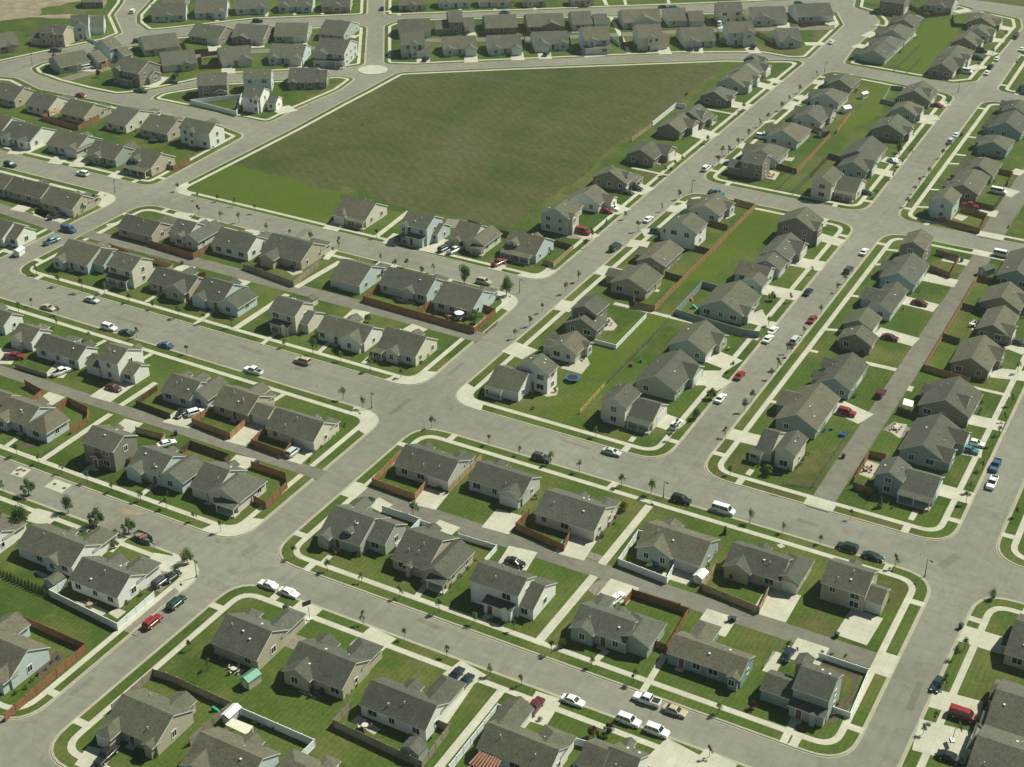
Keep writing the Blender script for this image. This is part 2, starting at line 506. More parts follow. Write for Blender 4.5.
block(P('50', -70, 385, 600, 505, 740, 490, 1012, 165, 1000, 112, 740, 55, 610, 20, 500, -60, 20, -60, -5, 45, 105, 78, 150, 128, 140, 160, -10, 300), r=4)
# the big field's block
fb = [(-293, 315.8), (-165.8, 315.8), (-167, 400)] + P('40', 690, 425, 770, 362, 360, 357, 270, 355) + P('30', 0, 404) + P('20', 345, 434, 150, 540, 0, 617) + P('11', 740, 0)
block(fb, r=6, sw=(1.9, 3.1), fill=(0, 1))
block([(-430, 315), (-299.8, 315.6)] + P('11', 460, 45) + P('P00', 880, 502, 700, 464, 560, 438, 420, 407, 160, 357, 70, 312, 0, 305, -300, 300), r=5)
block(P('00', 180, 412, 200, 440, 340, 492, 520, 538, 690, 572, 800, 562) + P('10', 0, 522, 310, 452, 1019, 412) + P('20', 150, 392, 165, 158)
      + P('10', 1019, 148, 500, 182, 0, 222) + P('00', 840, 265, 560, 320, 240, 380), r=4, sw=(1.8, 3.0))
block(P('00', 890, 597, 960, 558) + P('10', 0, 545, 310, 495, 690, 477) + P('20', 0, 452, 100, 470, 0, 542) + P('10', 760, 655, 590, 742, 0, 622), r=4, sw=(1.6, 2.8))
block(P('20', 258, 388, 262, 155, 370, 112, 1019, 96) + P('30', 1019, 90) + P('40', 0, 78, 700, 56, 940, 66, 985, 150, 775, 352, 650, 352, 480, 322, 0, 324)
      + P('30', 0, 367) + P('20', 460, 392), r=4, sw=(1.8, 3.0))
block(P('20', 268, -160, 264, 97, 1019, 70) + P('30', 1019, 33) + P('40', 600, 8, 900, -10, 900, -160), r=4, sw=(1.8, 3.0))
block(P('20', 172, -160, 164, 92) + P('10', 1019, 100, 500, 120, 0, 176) + P('00', 880, 188, 815, 140, 815, 90, 900, 0, 930, -160), r=4, sw=(1.8, 3.0))
block(P('00', -900, -160, 790, -160, 745, 15, 690, 90, 740, 200, 640, 240, 0, 376, -900, 560), r=4, sw=(1.8, 3.0))
# grass beyond everything, out to the horizon
sheet('far_grass', [(-2500, 640), (1500, 640), (1500, 2500), (-2500, 2500)], .02, M['dry_lawn'])

# field, brighter grass at its near corner, bare earth, dry verges
Z1 = KH - .004
sheet('field', ragged(P('11', 350, 222, 660, 290, 1019, 380) + P('21', 10, 340, 300, 452, 560, 515, 760, 555, 900, 575, 1019, 600) + P('31', 40, 575, 200, 445, 400, 325, 540, 185, 720, 58)
      + P('40', 0, 620, 210, 440, 290, 375, 0, 390) + P('30', 500, 403, 0, 420) + P('20', 480, 448, 330, 466, 215, 540, 0, 645) + P('11', 780, 12, 480, 165), 3, 1.0), patch_z(), M['field'])
sheet('field_corner_grass', ragged(P('11', 90, 372, 350, 222, 660, 290, 1019, 380, 1000, 450, 950, 510, 915, 572, 500, 482), 2.5, .9), patch_z(), M['bright_lawn'])
sheet('dirt', ragged(P('00', -800, -100, 480, -100, 485, 10, 240, 55, 235, 95, 420, 85, 640, 95, 600, 110, 430, 112, 250, 105, 100, 115, -60, 140, -800, 200), 4, 1.5), patch_z(), M['dirt'])
sheet('dirt_track', ragged(P('40', -30, 640, 190, 450, 205, 460, 10, 630) + P('31', 720, 62, 560, 200, 440, 310, 400, 320, 530, 185, 700, 60), 3, .6), patch_z(), M['dry_lawn'])
for t, pts in (('43', (255, 480, 405, 355, 470, 370, 400, 540, 330, 520)), ('43', (190, 440, 250, 330, 305, 335, 235, 445)), ('43', (640, 590, 730, 400, 930, 380, 830, 640)),
               ('43', (165, 480, 215, 475, 275, 540, 240, 570)), ('43', (310, 545, 800, 690, 770, 720, 290, 585)),
               ('54', (85, 370, 330, 425, 345, 470, 210, 600, 120, 570)), ('54', (330, 380, 400, 440, 450, 480, 380, 470)), ('54', (20, 20, 420, 100, 400, 145, 30, 50)),
               ('31', (780, 270, 890, 285, 840, 350, 750, 330)), ('40', (470, 270, 780, 285, 730, 335, 480, 300)), ('40', (800, 180, 900, 180, 830, 255, 790, 240)),
               ('32', (490, 600, 640, 560, 700, 470, 560, 640)), ('20', (110, 285, 135, 285, 130, 375, 110, 375)), ('44', (640, 640, 850, 640, 1000, 690, 900, 745)),
               ('13', (450, 740, 560, 690, 500, 760)), ('22', (830, 470, 960, 360, 1000, 340, 880, 470)), ('P10', (190, 380, 260, 380, 210, 420))):
    sheet('dry_grass', ragged(P(t, *pts)), patch_z(), M['dry_lawn'])
for t, pts in (('P21', (570, 450, 960, 60, 1023, 60, 1023, 150, 800, 350, 700, 360)), ('P21', (300, 640, 540, 490, 650, 510, 380, 740, 200, 760)), ('50', (420, 130, 690, 90, 440, 430, 330, 430, 240, 390)),
               ('P30', (290, 520, 430, 340, 520, 345, 420, 480, 300, 530)), ('41', (240, 760, 470, 480, 600, 520, 590, 620, 480, 720, 300, 800)), ('33', (230, 180, 420, 0, 560, 0, 400, 200))):
    sheet('greenway_grass', ragged(P(t, *pts)), patch_z(), M['bright_lawn'])

# alleys
Z2 = KH + .008
for (x0, y0, x1, y1) in ((-430, 209.8, -163.2, 213.4), (-293.3, 278.4, -164.4, 283.4), (-155.8, 208, -40, 212.6)):
    sheet('alley', [(x0, y0), (x1, y0), (x1, y1), (x0, y1)], Z2, M['alley'])
sheet('alley', [(-70.2, 250.4), (-65.4, 250.4), (-65.8, 392.2), (-70.8, 392.2)], Z2, M['alley'])
sheet('alley', [(-72.6, 400.8), (-66.2, 400.8), (-67.4, 522), (-73.6, 522)], Z2, M['alley'])
for t, a, b, w in (('01', (-60, 462), (385, 612), 5), ('20', (515, 243), (1019, 238), 4.6), ('30', (0, 238), (1019, 192), 4.6), ('40', (0, 188), (930, 168), 4.6),
                   ('50', (370, 105), (760, 62), 5), ('00', (390, 478), (660, 405), 5), ('10', (20, 360), (330, 318), 5), ('10', (330, 318), (1010, 285), 5)):
    strip('alley', at(t, *a), at(t, *b), w, Z2, M['alley'])
# concrete where the alleys meet the streets
for (x, y, sx, sy) in ((-154.0, 210.3, 3.6, 5.6), (-41.7, 210.3, 3.8, 6.4), (-67.9, 252.6, 6.2, 3.6), (-68.4, 390, 6.2, 3.6), (-69.6, 403, 7.5, 3.8)):
    sheet('apron', [(x - sx / 2, y - sy / 2), (x + sx / 2, y - sy / 2), (x + sx / 2, y + sy / 2), (x - sx / 2, y + sy / 2)], Z2 + .004, M['concrete'])
# concrete corners and patches in the road
for t, pts in (('03', (62, 540, 115, 492, 188, 515, 133, 562)), ('03', (265, 615, 330, 570, 432, 605, 370, 655))):
    sheet('concrete_patch', P(t, *pts), .006, M['concrete'])
sheet('road_patch', P('11', 740, 655, 800, 605, 850, 605, 790, 658), .006, M['alley'])
sheet('sand_patch', P('12', 110, 605, 160, 600, 300, 645, 380, 690, 470, 725, 440, 745, 350, 700, 230, 660), .006, M['dirt'])
sheet('sand_patch', P('P02', 440, 495, 520, 500, 590, 515, 540, 525, 480, 515), .006, M['dirt'])
for t, a, b, w in (('15', (690, 40), (760, -30), 4.5), ('04', (905, 470), (1000, 350), 4.5), ('P03', (510, 230), (720, 60), 4.0), ('34', (480, 480), (600, 420), 3), ('34', (440, 250), (570, 290), 2), ('53', (230, 300), (300, 250), 5),
                   ('30', (440, 190), (370, 190), 4), ('31', (450, 650), (350, 640), 5), ('40', (900, 165), (760, 160), 3), ('21', (630, 570), (740, 580), 6)):
    strip('gravel_patch', at(t, *a), at(t, *b), w, patch_z(), M['gravel'])
# the little roundabout: low round island with a plant pot in its middle
rc = at('20', 197, 420)
n = 40; rr = 5.4
mb = MB()
pr = [(rc[0] + rr * math.cos(2 * math.pi * i / n), rc[1] + rr * math.sin(2 * math.pi * i / n)) for i in range(n)]
pi_ = [(rc[0] + (rr - .6) * math.cos(2 * math.pi * i / n), rc[1] + (rr - .6) * math.sin(2 * math.pi * i / n)) for i in range(n)]
for i in range(n):
    j = (i + 1) % n
    mb.face([(*pr[i], 0), (*pr[j], 0), (*pr[j], .15), (*pr[i], .15)])
ring(mb, pr, pi_, .15); mb.face([(*q, .15) for q in pi_])
struct(obj('roundabout_paving', mb.mesh('roundabout', [M['concrete']])))

# driveways and garden paths: tile, from, to, width
DRIVES = '''
14 850,560 740,655 5.2|P13 510,232 425,305 6|P13 870,372 780,440 6|P13 850,440 745,592 1.7|P13 985,458 715,790 1.5|P23 150,482 80,590 5|P23 690,690 590,790 7|P23 840,725 770,800 6
05 530,770 610,655 5|04 690,140 600,225 6|04 1010,262 940,350 6|04 295,0 210,70 6|P12 297,688 262,722 1.2|24 530,420 452,522 1.2|24 925,565 852,668 1.2|P23 380,302 318,358 1.2
P23 612,320 522,468 1.2|45 700,450 612,632 1.3|P22 548,488 358,722 1.7|P23 328,5 98,278 1.7|P12 720,425 665,492 6|P12 1015,515 955,588 6|P22 280,615 228,692 6.2|P22 705,715 650,790 6
44 625,475 530,635 6.6|54 80,610 -20,770 6|P12 470,500 520,470 4|P12 740,590 775,560 5|34 10,335 80,225 6|34 610,530 690,430 6|P23 790,230 840,155 6|45 730,140 800,20 6|45 530,200 600,80 2.4
P33 960,292 765,232 5|P33 850,545 650,492 5|P33 800,692 590,638 8|03 112,322 30,382 1.2|03 575,475 485,552 1.2|03 905,622 830,682 1.2|03 665,182 238,470 1.5|03 265,115 345,65 5
03 730,285 805,225 5|13 395,505 460,440 5|03 600,95 750,-10 6|03 725,132 935,-5 1.5|13 35,250 140,160 7|13 385,360 520,235 5.5|13 715,465 805,385 6|02 320,730 405,635 5|02 -5,650 70,560 6
02 705,158 588,242 1.2|02 955,228 875,278 1.2|12 252,338 148,412 1.2|12 655,452 538,542 1.2|12 705,232 385,442 1.8|12 985,498 885,588 1.2|12 1022,36 755,192 1.8|22 192,598 138,648 1.2
02 635,508 540,558 1.2|02 912,588 842,628 1.2|13 685,62 605,112 1.2|12 60,95 110,60 5|12 390,180 440,145 5|22 70,385 130,330 5|22 420,460 480,425 5
11 105,500 45,560 6|11 250,540 190,600 6|11 540,590 470,660 6|11 960,715 890,785 6|P11 515,300 560,262 6|P11 735,355 775,325 6|P11 290,155 345,118 5|P11 520,222 580,172 5|P11 700,245 765,192 8
P11 612,78 478,182 1.6|P11 945,318 975,290 4|01 320,220 380,170 5|01 450,235 520,180 5|01 670,305 745,265 5|01 90,160 130,100 5|01 158,152 272,100 1.5|01 100,500 150,470 5|01 320,560 370,530 6|01 640,585 700,575 1.6|01 590,635 705,572 1.6
31 510,665 380,610 5|31 710,515 580,465 6|31 850,390 720,350 7|31 1010,188 930,148 6|31 940,285 730,240 1.2|P20 850,565 720,525 8|40 420,645 280,620 6|40 580,535 440,500 5|40 610,500 540,475 4|40 340,690 150,655 1.2
32 -10,545 120,595 6|32 230,285 380,310 6|32 500,75 650,108 6|P21 465,205 545,215 5|P21 520,165 585,160 5|P21 590,62 710,76 5|41 -20,470 60,500 6|41 220,200 290,205 4|41 330,95 440,125 5
P30 -10,480 10,490 5|P30 30,415 125,432 5|P30 70,405 120,420 4|40 700,580 790,610 5|40 620,640 720,655 5|40 770,490 870,500 5|33 1025,262 880,210 6|P22 880,25 755,-30 6|P21 890,695 765,645 6.5|P21 840,745 720,745 7
42 580,425 380,372 4|42 720,245 490,200 6|42 870,65 650,30 6|P31 222,305 120,285 5|P31 315,212 195,178 5|P31 328,415 362,420 1.2|P31 215,550 300,556 1.2|P31 158,632 200,642 1.2|P31 425,290 470,292 1.2|P31 462,230 520,236 1.2
43 528,103 645,126 1.2|43 295,300 480,345 4.6|P31 610,338 752,368 5|P31 520,428 672,466 5|P31 435,558 592,602 5|P31 388,684 512,712 1.6|P32 265,85 392,142 6|P31 700,265 800,285 4|42 430,485 -10,375 1.6|P21 408,446 690,515 1.5|P21 680,512 985,590 1.5
P32 940,172 805,142 4.6|P32 855,278 730,255 4.2|P32 835,465 665,418 4.6|52 1040,725 815,700 5|52 1040,575 930,530 5|P32 972,50 788,8 1.2|51 610,160 672,168 1.2|51 570,215 642,218 1.2|51 455,370 530,375 1.2|51 358,475 472,478 1.2|51 685,55 752,62 1.2
51 860,520 750,500 5|51 950,370 895,405 5|51 1015,275 950,258 5|51 320,220 175,188 5|51 255,285 95,252 5|P30 690,495 575,480 4|50 560,710 370,705 5|50 620,660 490,620 5|50 780,395 640,430 5|50 850,330 740,300 5|50 900,245 800,240 5|50 950,180 860,160 5
20 500,380 500,340 5|20 788,378 784,328 5|30 48,362 38,318 5|30 212,355 204,318 5|30 512,342 478,302 8|30 935,330 915,285 5|40 102,320 95,282 5|40 455,325 412,275 5|20 782,232 775,180 5|10 272,308 262,262 5|10 528,288 524,258 5|10 786,275 784,248 5
10 352,445 348,398 5|10 752,410 748,372 5|10 908,412 900,370 5|10 740,695 660,645 7|00 890,525 970,462 6|00 520,430 560,390 6|40 930,135 870,142 7|40 622,168 618,138 5|40 275,175 268,148 6|30 605,105 718,322 1.6|40 880,265 750,265 4
00 285,262 300,285 1.2|02 600,225 640,205 1.2|33 745,320 722,348 1.2|43 432,515 405,548 1.2|53 345,15 330,45 1.2|P32 590,510 570,545 1.2|33 590,635 640,590 1.6|44 590,210 620,200 1.2|P13 -10,770 30,740 3
50 60,230 130,195 5|50 0,290 60,270 4|50 90,180 160,150 4|50 610,75 690,60 4|10 283,130 280,100 1.3|10 578,100 585,75 1.3|10 750,92 748,65 1.3|10 915,88 918,65 1.3|20 722,72 720,42 1.3|20 930,65 930,35 1.3|30 150,60 142,25 1.3|30 420,38 420,15 1.3|30 580,33 560,-10 1.6|30 695,30 685,-10 1.3|30 955,25 945,-10 1.3
40 560,115 590,90 3|20 95,220 10,222 3|20 135,200 80,230 1.3'''
for k, e in enumerate(DRIVES.replace('\n', '|').split('|')):
    if not e.strip(): continue
    t, a, b, w = e.split()
    a, b = [at(t, *map(float, q.split(','))) for q in (a, b)]
    w = float(w)
    a, b = clipped(a, b)
    strip('driveway' if w > 2.5 else 'path', a, b, w, KH + .012 + (k % 61) * .0005, M['concrete'])

# ------------------------------------------------------------------ houses
GZ = KH - .02
_win = {}
def win_mesh(w, h, lod):
    k = (round(w, 1), round(h, 1), lod)
    if k not in _win:
        mb = MB(); t = .13
        mb.box(-w / 2 - t, w / 2 + t, -.07, 0, h, h + t); mb.box(-w / 2 - t, w / 2 + t, -.09, 0, -t, 0)
        mb.box(-w / 2 - t, -w / 2, -.068, 0, 0, h); mb.box(w / 2, w / 2 + t, -.068, 0, 0, h)
        if w > .9: mb.box(-.04, .04, -.05, 0, 0, h)
        fr = mb
        gl = MB(); gl.box(-w / 2, w / 2, -.03, -.01, 0, h)
        _win[k] = (fr.mesh('window_frame', [M['trim']]), gl.mesh('window_pane', [M['glass']]))
    return _win[k]

_gd = {}
def garage_mesh(w):
    k = round(w, 1)
    if k not in _gd:
        mb = MB(); h = 2.15
        mb.box(-w / 2 - .15, w / 2 + .15, -.06, 0, h, h + .16, 1); mb.box(-w / 2 - .15, -w / 2, -.06, 0, 0, h, 1); mb.box(w / 2, w / 2 + .15, -.06, 0, 0, h, 1)
        for i in range(4): mb.box(-w / 2, w / 2, -.045, -.005, i * h / 4 + .02, (i + 1) * h / 4 - .02)
        mb.box(-w / 2, w / 2, -.03, -.001, 0, h)
        _gd[k] = mb.mesh('garage_door', [M['garage'], M['trim']])
    return _gd[k]

def door_mesh():
    mb = MB()
    mb.box(-.5, .5, -.05, 0, .15, 2.15, 0)
    mb.box(-.64, -.5, -.07, 0, .1, 2.28, 1); mb.box(.5, .64, -.07, 0, .1, 2.28, 1); mb.box(-.64, .64, -.072, 0, 2.15, 2.29, 1)
    mb.box(-.8, .8, -1.1, 0, 0, .14, 2)
    return mb.mesh('front_door', [M['door'], M['trim'], M['concrete']])
DOOR = door_mesh()
mb = MB(); mb.tube((0, 0, -.3), (0, 0, .55), .07, .07); mb.tube((0, 0, .5), (0, 0, .6), .1, .1)
VENT = [mb.mesh('roof_vent', [M['vent']])]
mb = MB(); mb.box(-.14, .14, -.14, .14, -.2, .12); mb.box(-.18, .18, -.18, .18, .12, .17)
VENT.append(mb.mesh('roof_vent', [M['vent']]))

TH = .2
def roof_block(mb, x0, x1, y0, y1, e, pitch, axis, hA=0.0, hB=0.0, rise=None):
    """a closed gable or hip roof; eaves at height e; ridge along axis; hA/hB draw the ridge ends in (hip)"""
    if axis == 'y': x0, x1, y0, y1 = y0, y1, x0, x1
    ym = (y0 + y1) / 2; r = pitch * (y1 - y0) / 2 if rise is None else rise
    top = [(x0, y0, e), (x1, y0, e), (x1, y1, e), (x0, y1, e), (x0 + hA, ym, e + r), (x1 - hB, ym, e + r)]
    if axis == 'y': top = [(b, a, c) for a, b, c in top]
    v = top + [(a, b, c - TH) for a, b, c in top]
    f, m = [], []
    def add(face, mi):
        f.append(face if axis == 'x' else tuple(reversed(face))); m.append(mi)
    add((0, 1, 5, 4), 0); add((2, 3, 4, 5), 0)
    add((7, 6, 10, 11), 1); add((9, 8, 11, 10), 1)
    add((1, 0, 6, 7), 1); add((3, 2, 8, 9), 1)
    if hA > 0: add((3, 0, 4), 0); add((6, 9, 10), 1); add((0, 3, 9, 6), 1)
    else: add((0, 4, 10, 6), 1); add((4, 3, 9, 10), 1)
    if hB > 0: add((1, 2, 5), 0); add((8, 7, 11), 1); add((2, 1, 7, 8), 1)
    else: add((5, 1, 7, 11), 1); add((2, 5, 11, 8), 1)
    mb.solid(v, f, m)
    return r

OV = .45
def wall_block(mb, x0, x1, y0, y1, e, pitch, axis, hA=0.0, hB=0.0, insA=.18, insB=.18, z0=GZ):
    """walls that reach up to just under the roof block of the same numbers"""
    if axis == 'y': x0, x1, y0, y1 = y0, y1, x0, x1
    X0, X1, Y0, Y1, ym = x0 + insA, x1 - insB, y0 + OV, y1 - OV, (y0 + y1) / 2
    ze = e + pitch * OV - TH - .03
    zr = e + pitch * (y1 - y0) / 2 - TH - .03
    v = []
    for X, h in ((X0, hA), (X1, hB)):
        zz = zr if h <= 0 else ze - .02
        v += [(X, Y0, z0), (X, Y1, z0), (X, Y1, ze), (X, ym, zz), (X, Y0, ze)]
    if hA > 0 or hB > 0:
        # a hipped end: flat-topped box plus a gable wedge that stops at the ridge end is not needed, the roof hides it
        pass
    f = [(0, 1, 2, 3, 4), (9, 8, 7, 6, 5), (0, 4, 9, 5), (1, 6, 7, 2), (4, 3, 8, 9), (3, 2, 7, 8), (1, 0, 5, 6)]
    if axis == 'y':
        v = [(b, a, c) for a, b, c in v]
    else:
        f = [tuple(reversed(q)) for q in f]
    mb.solid(v, f)

HOUSES = []
def parse_wings(s):
    out = []
    for w in s.split():
        m = re.match(r'([SNEW])(-?[\d.]+)-(-?[\d.]+)p(-?[\d.]+)([a-z2]*)$', w)
        if m: out.append(('wing', m[1], float(m[2]), float(m[3]), float(m[4]), m[5])); continue
        m = re.match(r'G([SNEW])([\d.]+)(?:w([\d.]+))?$', w)
        if m: out.append(('garage', m[1], float(m[2]), float(m[3] or 4.9))); continue
        m = re.match(r'D([SNEW])([\d.]+)$', w)
        if m: out.append(('door', m[1], float(m[2]))); continue
        raise ValueError(w)
    return out

def house(row, tile, typ, pts, col, pitch, spec, extra, rot):
    A, B, C = pts
    storeys = 2 if typ[1] == '2' else 1
    EAVE = {'1': 2.75, '2': 5.25, '3': 4.2}
    e0 = EAVE[typ[1]]
    a, b, c = (Vector(at(tile, *p, e0)) for p in (A, B, C))
    if rot == 'raw':
        ang = math.atan2((b - a).y, (b - a).x)
    else:
        ang = R(float(rot))
    near = (a + b).length / 2 < 330
    mid = (b + c) / 2 + (a - b) / 2
    base = (mid.x, mid.y)
    root = obj('house', None, None, (base[0], base[1], 0), ang)
    cs, sn = math.cos(ang), math.sin(ang)
    def loc(q): q = q - Vector(base); return (q.x * cs + q.y * sn, -q.x * sn + q.y * cs)
    walls, roof = MB(), MB()
    faces = []           # wall faces that may carry windows: side, fixed coordinate, from, to, height of the eave, covered stretches
    items = []
    posts = []
    pitches = []
    def body(typ, A, B, C, pitch, spec, e, first):
        a, b, c = (loc(Vector(at(tile, *p, e))) for p in (A, B, C))
        x0, x1 = a[0], b[0]
        y0 = (a[1] + b[1]) / 2 if abs(a[1] - b[1]) < 3 else b[1]
        y1 = c[1]
        if y1 - y0 < 5: y1 = y0 + 5
        if y1 - y0 > 17: y1 = y0 + 17
        if x1 - x0 < 3.5: x1 = x0 + 3.5
        ax = typ[0] if typ[0] in 'xy' else 'x'
        hip = min((y1 - y0), (x1 - x0)) * .45 if typ[0] == 'h' else 0
        if row in 'vwyzfgh' and first and not extra:
            rv = random.Random(len(HOUSES) * 3 + 1)
            y1 = y0 + (y1 - y0) * rv.uniform(.78, .9)
            dx = rv.uniform(-.5, .5); x0 += dx; x1 += dx
            pitch *= rv.uniform(.86, 1.06)
            if ax == 'y' and typ[1] == '1' and rv.random() < .5: spec += ' N0-1p0q'
        half = (y1 - y0) / 2 if ax == 'x' else (x1 - x0) / 2
        pit = min(pitch, 3.1 / half)
        ends = parse_wings(spec)
        hA = hB = hip
        for w in ends:
            if w[0] == 'wing' and 'q' in w[5]:          # q: this end of the main roof is hipped
                if w[1] in 'WS': hA = half * .9
                else: hB = half * .9
        r = roof_block(roof, x0, x1, y0, y1, e, pit, ax, hA, hB)
        wall_block(walls, x0, x1, y0, y1, e, pit, ax, hA, hB)
        pitches.append((x0, x1, y0, y1, e, pit, ax))
        W, D = x1 - x0, y1 - y0
        io = (OV, .18) if ax == 'x' else (.18, OV)      # inset of the S/N walls, of the E/W walls
        cover = {'S': [], 'N': [], 'E': [], 'W': []}
        for wg in ends:
            if wg[0] != 'wing': continue
            _, side, t0, t1, p, fl = wg
            if 'q' in fl and p == 0: continue
            cover[side].append((t0, t1))
            if side in 'SN': u0, u1 = x0 + t0 * W, x0 + t1 * W
            else: u0, u1 = y0 + t0 * D, y0 + t1 * D
            outer = {'S': y0 - p, 'N': y1 + p, 'W': x0 - p, 'E': x1 + p}[side]
            edge = {'S': y0, 'N': y1, 'W': x0, 'E': x1}[side]
            sg = -1 if side in 'SW' else 1
            if 'l' in fl:                                # a low lean-to: porch roof, on posts when open
                zt = 3.0 if e > 3 else e - .08
                zo = zt - max(.3, p * .18)
                i0 = edge - sg * .6
                q = [(u0, outer, zo), (u1, outer, zo), (u1, i0, zt + .15), (u0, i0, zt + .15)]
                if side in 'EW': q = [(b_, a_, c_) for a_, b_, c_ in q]
                q2 = [(a_, b_, c_ - .18) for a_, b_, c_ in q]
                ff = [(0, 1, 2, 3), (7, 6, 5, 4), (1, 0, 4, 5), (2, 1, 5, 6), (3, 2, 6, 7), (0, 3, 7, 4)]
                if (side in 'NW'): ff = [tuple(reversed(g_)) for g_ in ff]
                roof.solid(q + q2, ff, [0, 1, 1, 1, 1, 1])
                if 'o' in fl:
                    n = max(2, int((u1 - u0) / 2.6) + 1)
                    for k in range(n):
                        u = u0 + .3 + (u1 - u0 - .6) * k / (n - 1)
                        o_ = outer - sg * .3
                        posts.append((u, o_, zo - .15) if side in 'SN' else (o_, u, zo - .15))
                    s0, s1 = sorted((outer - sg * .15, edge - sg * .2))
                    if side in 'SN': posts.append(('slab', u0 + .1, u1 - .1, s0, s1))
                    else: posts.append(('slab', s0, s1, u0 + .1, u1 - .1))
                else:
                    s0, s1 = sorted((outer - sg * OV, edge - sg * .2))
                    bx = (u0 + .3, u1 - .3, s0, s1) if side in 'SN' else (s0, s1, u0 + .3, u1 - .3)
                    walls.box(*bx, GZ, zo - .22)
                    faces.append((side, outer - sg * OV, u0 + .3, u1 - .3, 2.5, [], False))
                continue
            hw = (u1 - u0) / 2
            along = (ax == 'x' and side in 'SN') or (ax == 'y' and side in 'EW')   # springs from an eave, not from a gable end
            we = e - .025 if along else e - .45
            if '2' in fl: we = 5.1
            if 'z' in fl: we = 2.7
            wp = min(pit, r * .96 / hw) if along and we < e + .1 and 'z' not in fl else min(pit, (r + .2) / hw)
            if '2' in fl and e < 4: wp = pit
            inner = edge - sg * (min(hw * wp / pit + .2, half * 1.02) if along else .6)
            if 'd' in fl:                                # a gabled dormer part-way up the slope
                edge_d = edge - sg * max(.6, -p if p < 0 else .9)
                outer = edge_d
                we = e + pit * 1.2 + .6
                inner = edge - sg * half
            lo, hi = sorted((outer, inner))
            hp = hw * .9 if 'h' in fl else 0
            h0, h1 = (hp, 0) if sg < 0 else (0, hp)
            wax = 'y' if side in 'SN' else 'x'
            if side in 'SN': rect = (u0, u1, lo, hi)
            else: rect = (lo, hi, u0, u1)
            roof_block(roof, *rect, we, wp, wax, h0, h1)
            wall_block(walls, *rect, we, wp, wax, h0, h1, .18, .18, z0=GZ if 'd' not in fl else e)
            pitches.append((*rect, we, wp, wax))
            if 'd' not in fl:
                faces.append((side, outer - sg * .18, u0 + OV, u1 - OV, we, [], True))
            else:
                faces.append((side, outer - sg * .18, u0 + OV, u1 - OV, -we, [], True))
        faces.append(('S', y0 + io[0], x0 + io[1], x1 - io[1], e, [(x0 + s * W, x0 + t * W) for s, t in cover['S']], ax == 'y'))
        faces.append(('N', y1 - io[0], x0 + io[1], x1 - io[1], e, [(x0 + s * W, x0 + t * W) for s, t in cover['N']], ax == 'y'))
        faces.append(('E', x1 - io[1], y0 + io[0], y1 - io[0], e, [(y0 + s * D, y0 + t * D) for s, t in cover['E']], ax == 'x'))
        faces.append(('W', x0 + io[1], y0 + io[0], y1 - io[0], e, [(y0 + s * D, y0 + t * D) for s, t in cover['W']], ax == 'x'))
        for it in ends:
            if it[0] in ('garage', 'door'):
                side, t = it[1], it[2]
                s = x0 + t * W if side in 'SN' else y0 + t * D
                # the outermost face on that side at that place
                best = None
                for f_ in faces:
                    if f_[0] == side and f_[2] - .2 <= s <= f_[3] + .2:
                        if best is None or (f_[1] - best[1]) * (1 if side in 'NE' else -1) > 0: best = f_
                if best: items.append((it[0], best, s, it[3] if len(it) > 3 else 1.0))
        return (x0, x1, y0, y1)
    box = body(typ, A, B, C, pitch, spec, e0, True)
    boxes = [box]
    for (t2, p2, s2) in extra:
        boxes.append(body(t2, *p2, pitch, s2, EAVE[t2[1]], False))
    wob = obj('wall', walls.mesh('house_walls', [WALLM[col]]), root)
    rng = random.Random(len(HOUSES) * 7 + 3)
    rob = obj('roof', roof.mesh('house_roof', [rng.choice(ROOFS), M['trim']]), root)
    if posts:
        mb = MB()
        for q in posts:
            if q[0] == 'slab': mb.box(q[1], q[2], q[3], q[4], GZ, .32, 1)
            else: mb.box(q[0] - .1, q[0] + .1, q[1] - .1, q[1] + .1, .3, q[2])
        obj('porch', mb.mesh('porch', [M['trim'], M['concrete']]), root)
    RZ = {'S': 0, 'E': R(90), 'N': R(180), 'W': R(-90)}
    def place(mesh, name, side, fix, s, z, par=root):
        p = {'S': (s, fix), 'N': (s, fix), 'E': (fix, s), 'W': (fix, s)}[side]
        return obj(name, mesh, par, (p[0], p[1], z), RZ[side])
    def inside(side, fix, s):
        """whether a point just outside that wall lies within another body of the house"""
        d = .25
        q = {'S': (s, fix - d), 'N': (s, fix + d), 'E': (fix + d, s), 'W': (fix - d, s)}[side]
        return sum(1 for (X0, X1, Y0, Y1, ee, pp, aa) in pitches if X0 + .3 < q[0] < X1 - .3 and Y0 + .3 < q[1] < Y1 - .3) > 0
    for kind, f_, s, wd in items:
        side, fix, lo, hi, ee, cov, gab = f_
        if kind == 'garage':
            wd = min(wd, hi - lo - .5); s = max(lo + wd / 2 + .2, min(hi - wd / 2 - .2, s))
            place(garage_mesh(wd), 'garage_door', side, fix, s, GZ + .02)
            cov.append((s - wd / 2 - .5, s + wd / 2 + .5))
        else:
            place(DOOR, 'front_door', side, fix, s, GZ + .02)
            cov.append((s - 1.1, s + 1.1))
    nwin = 0
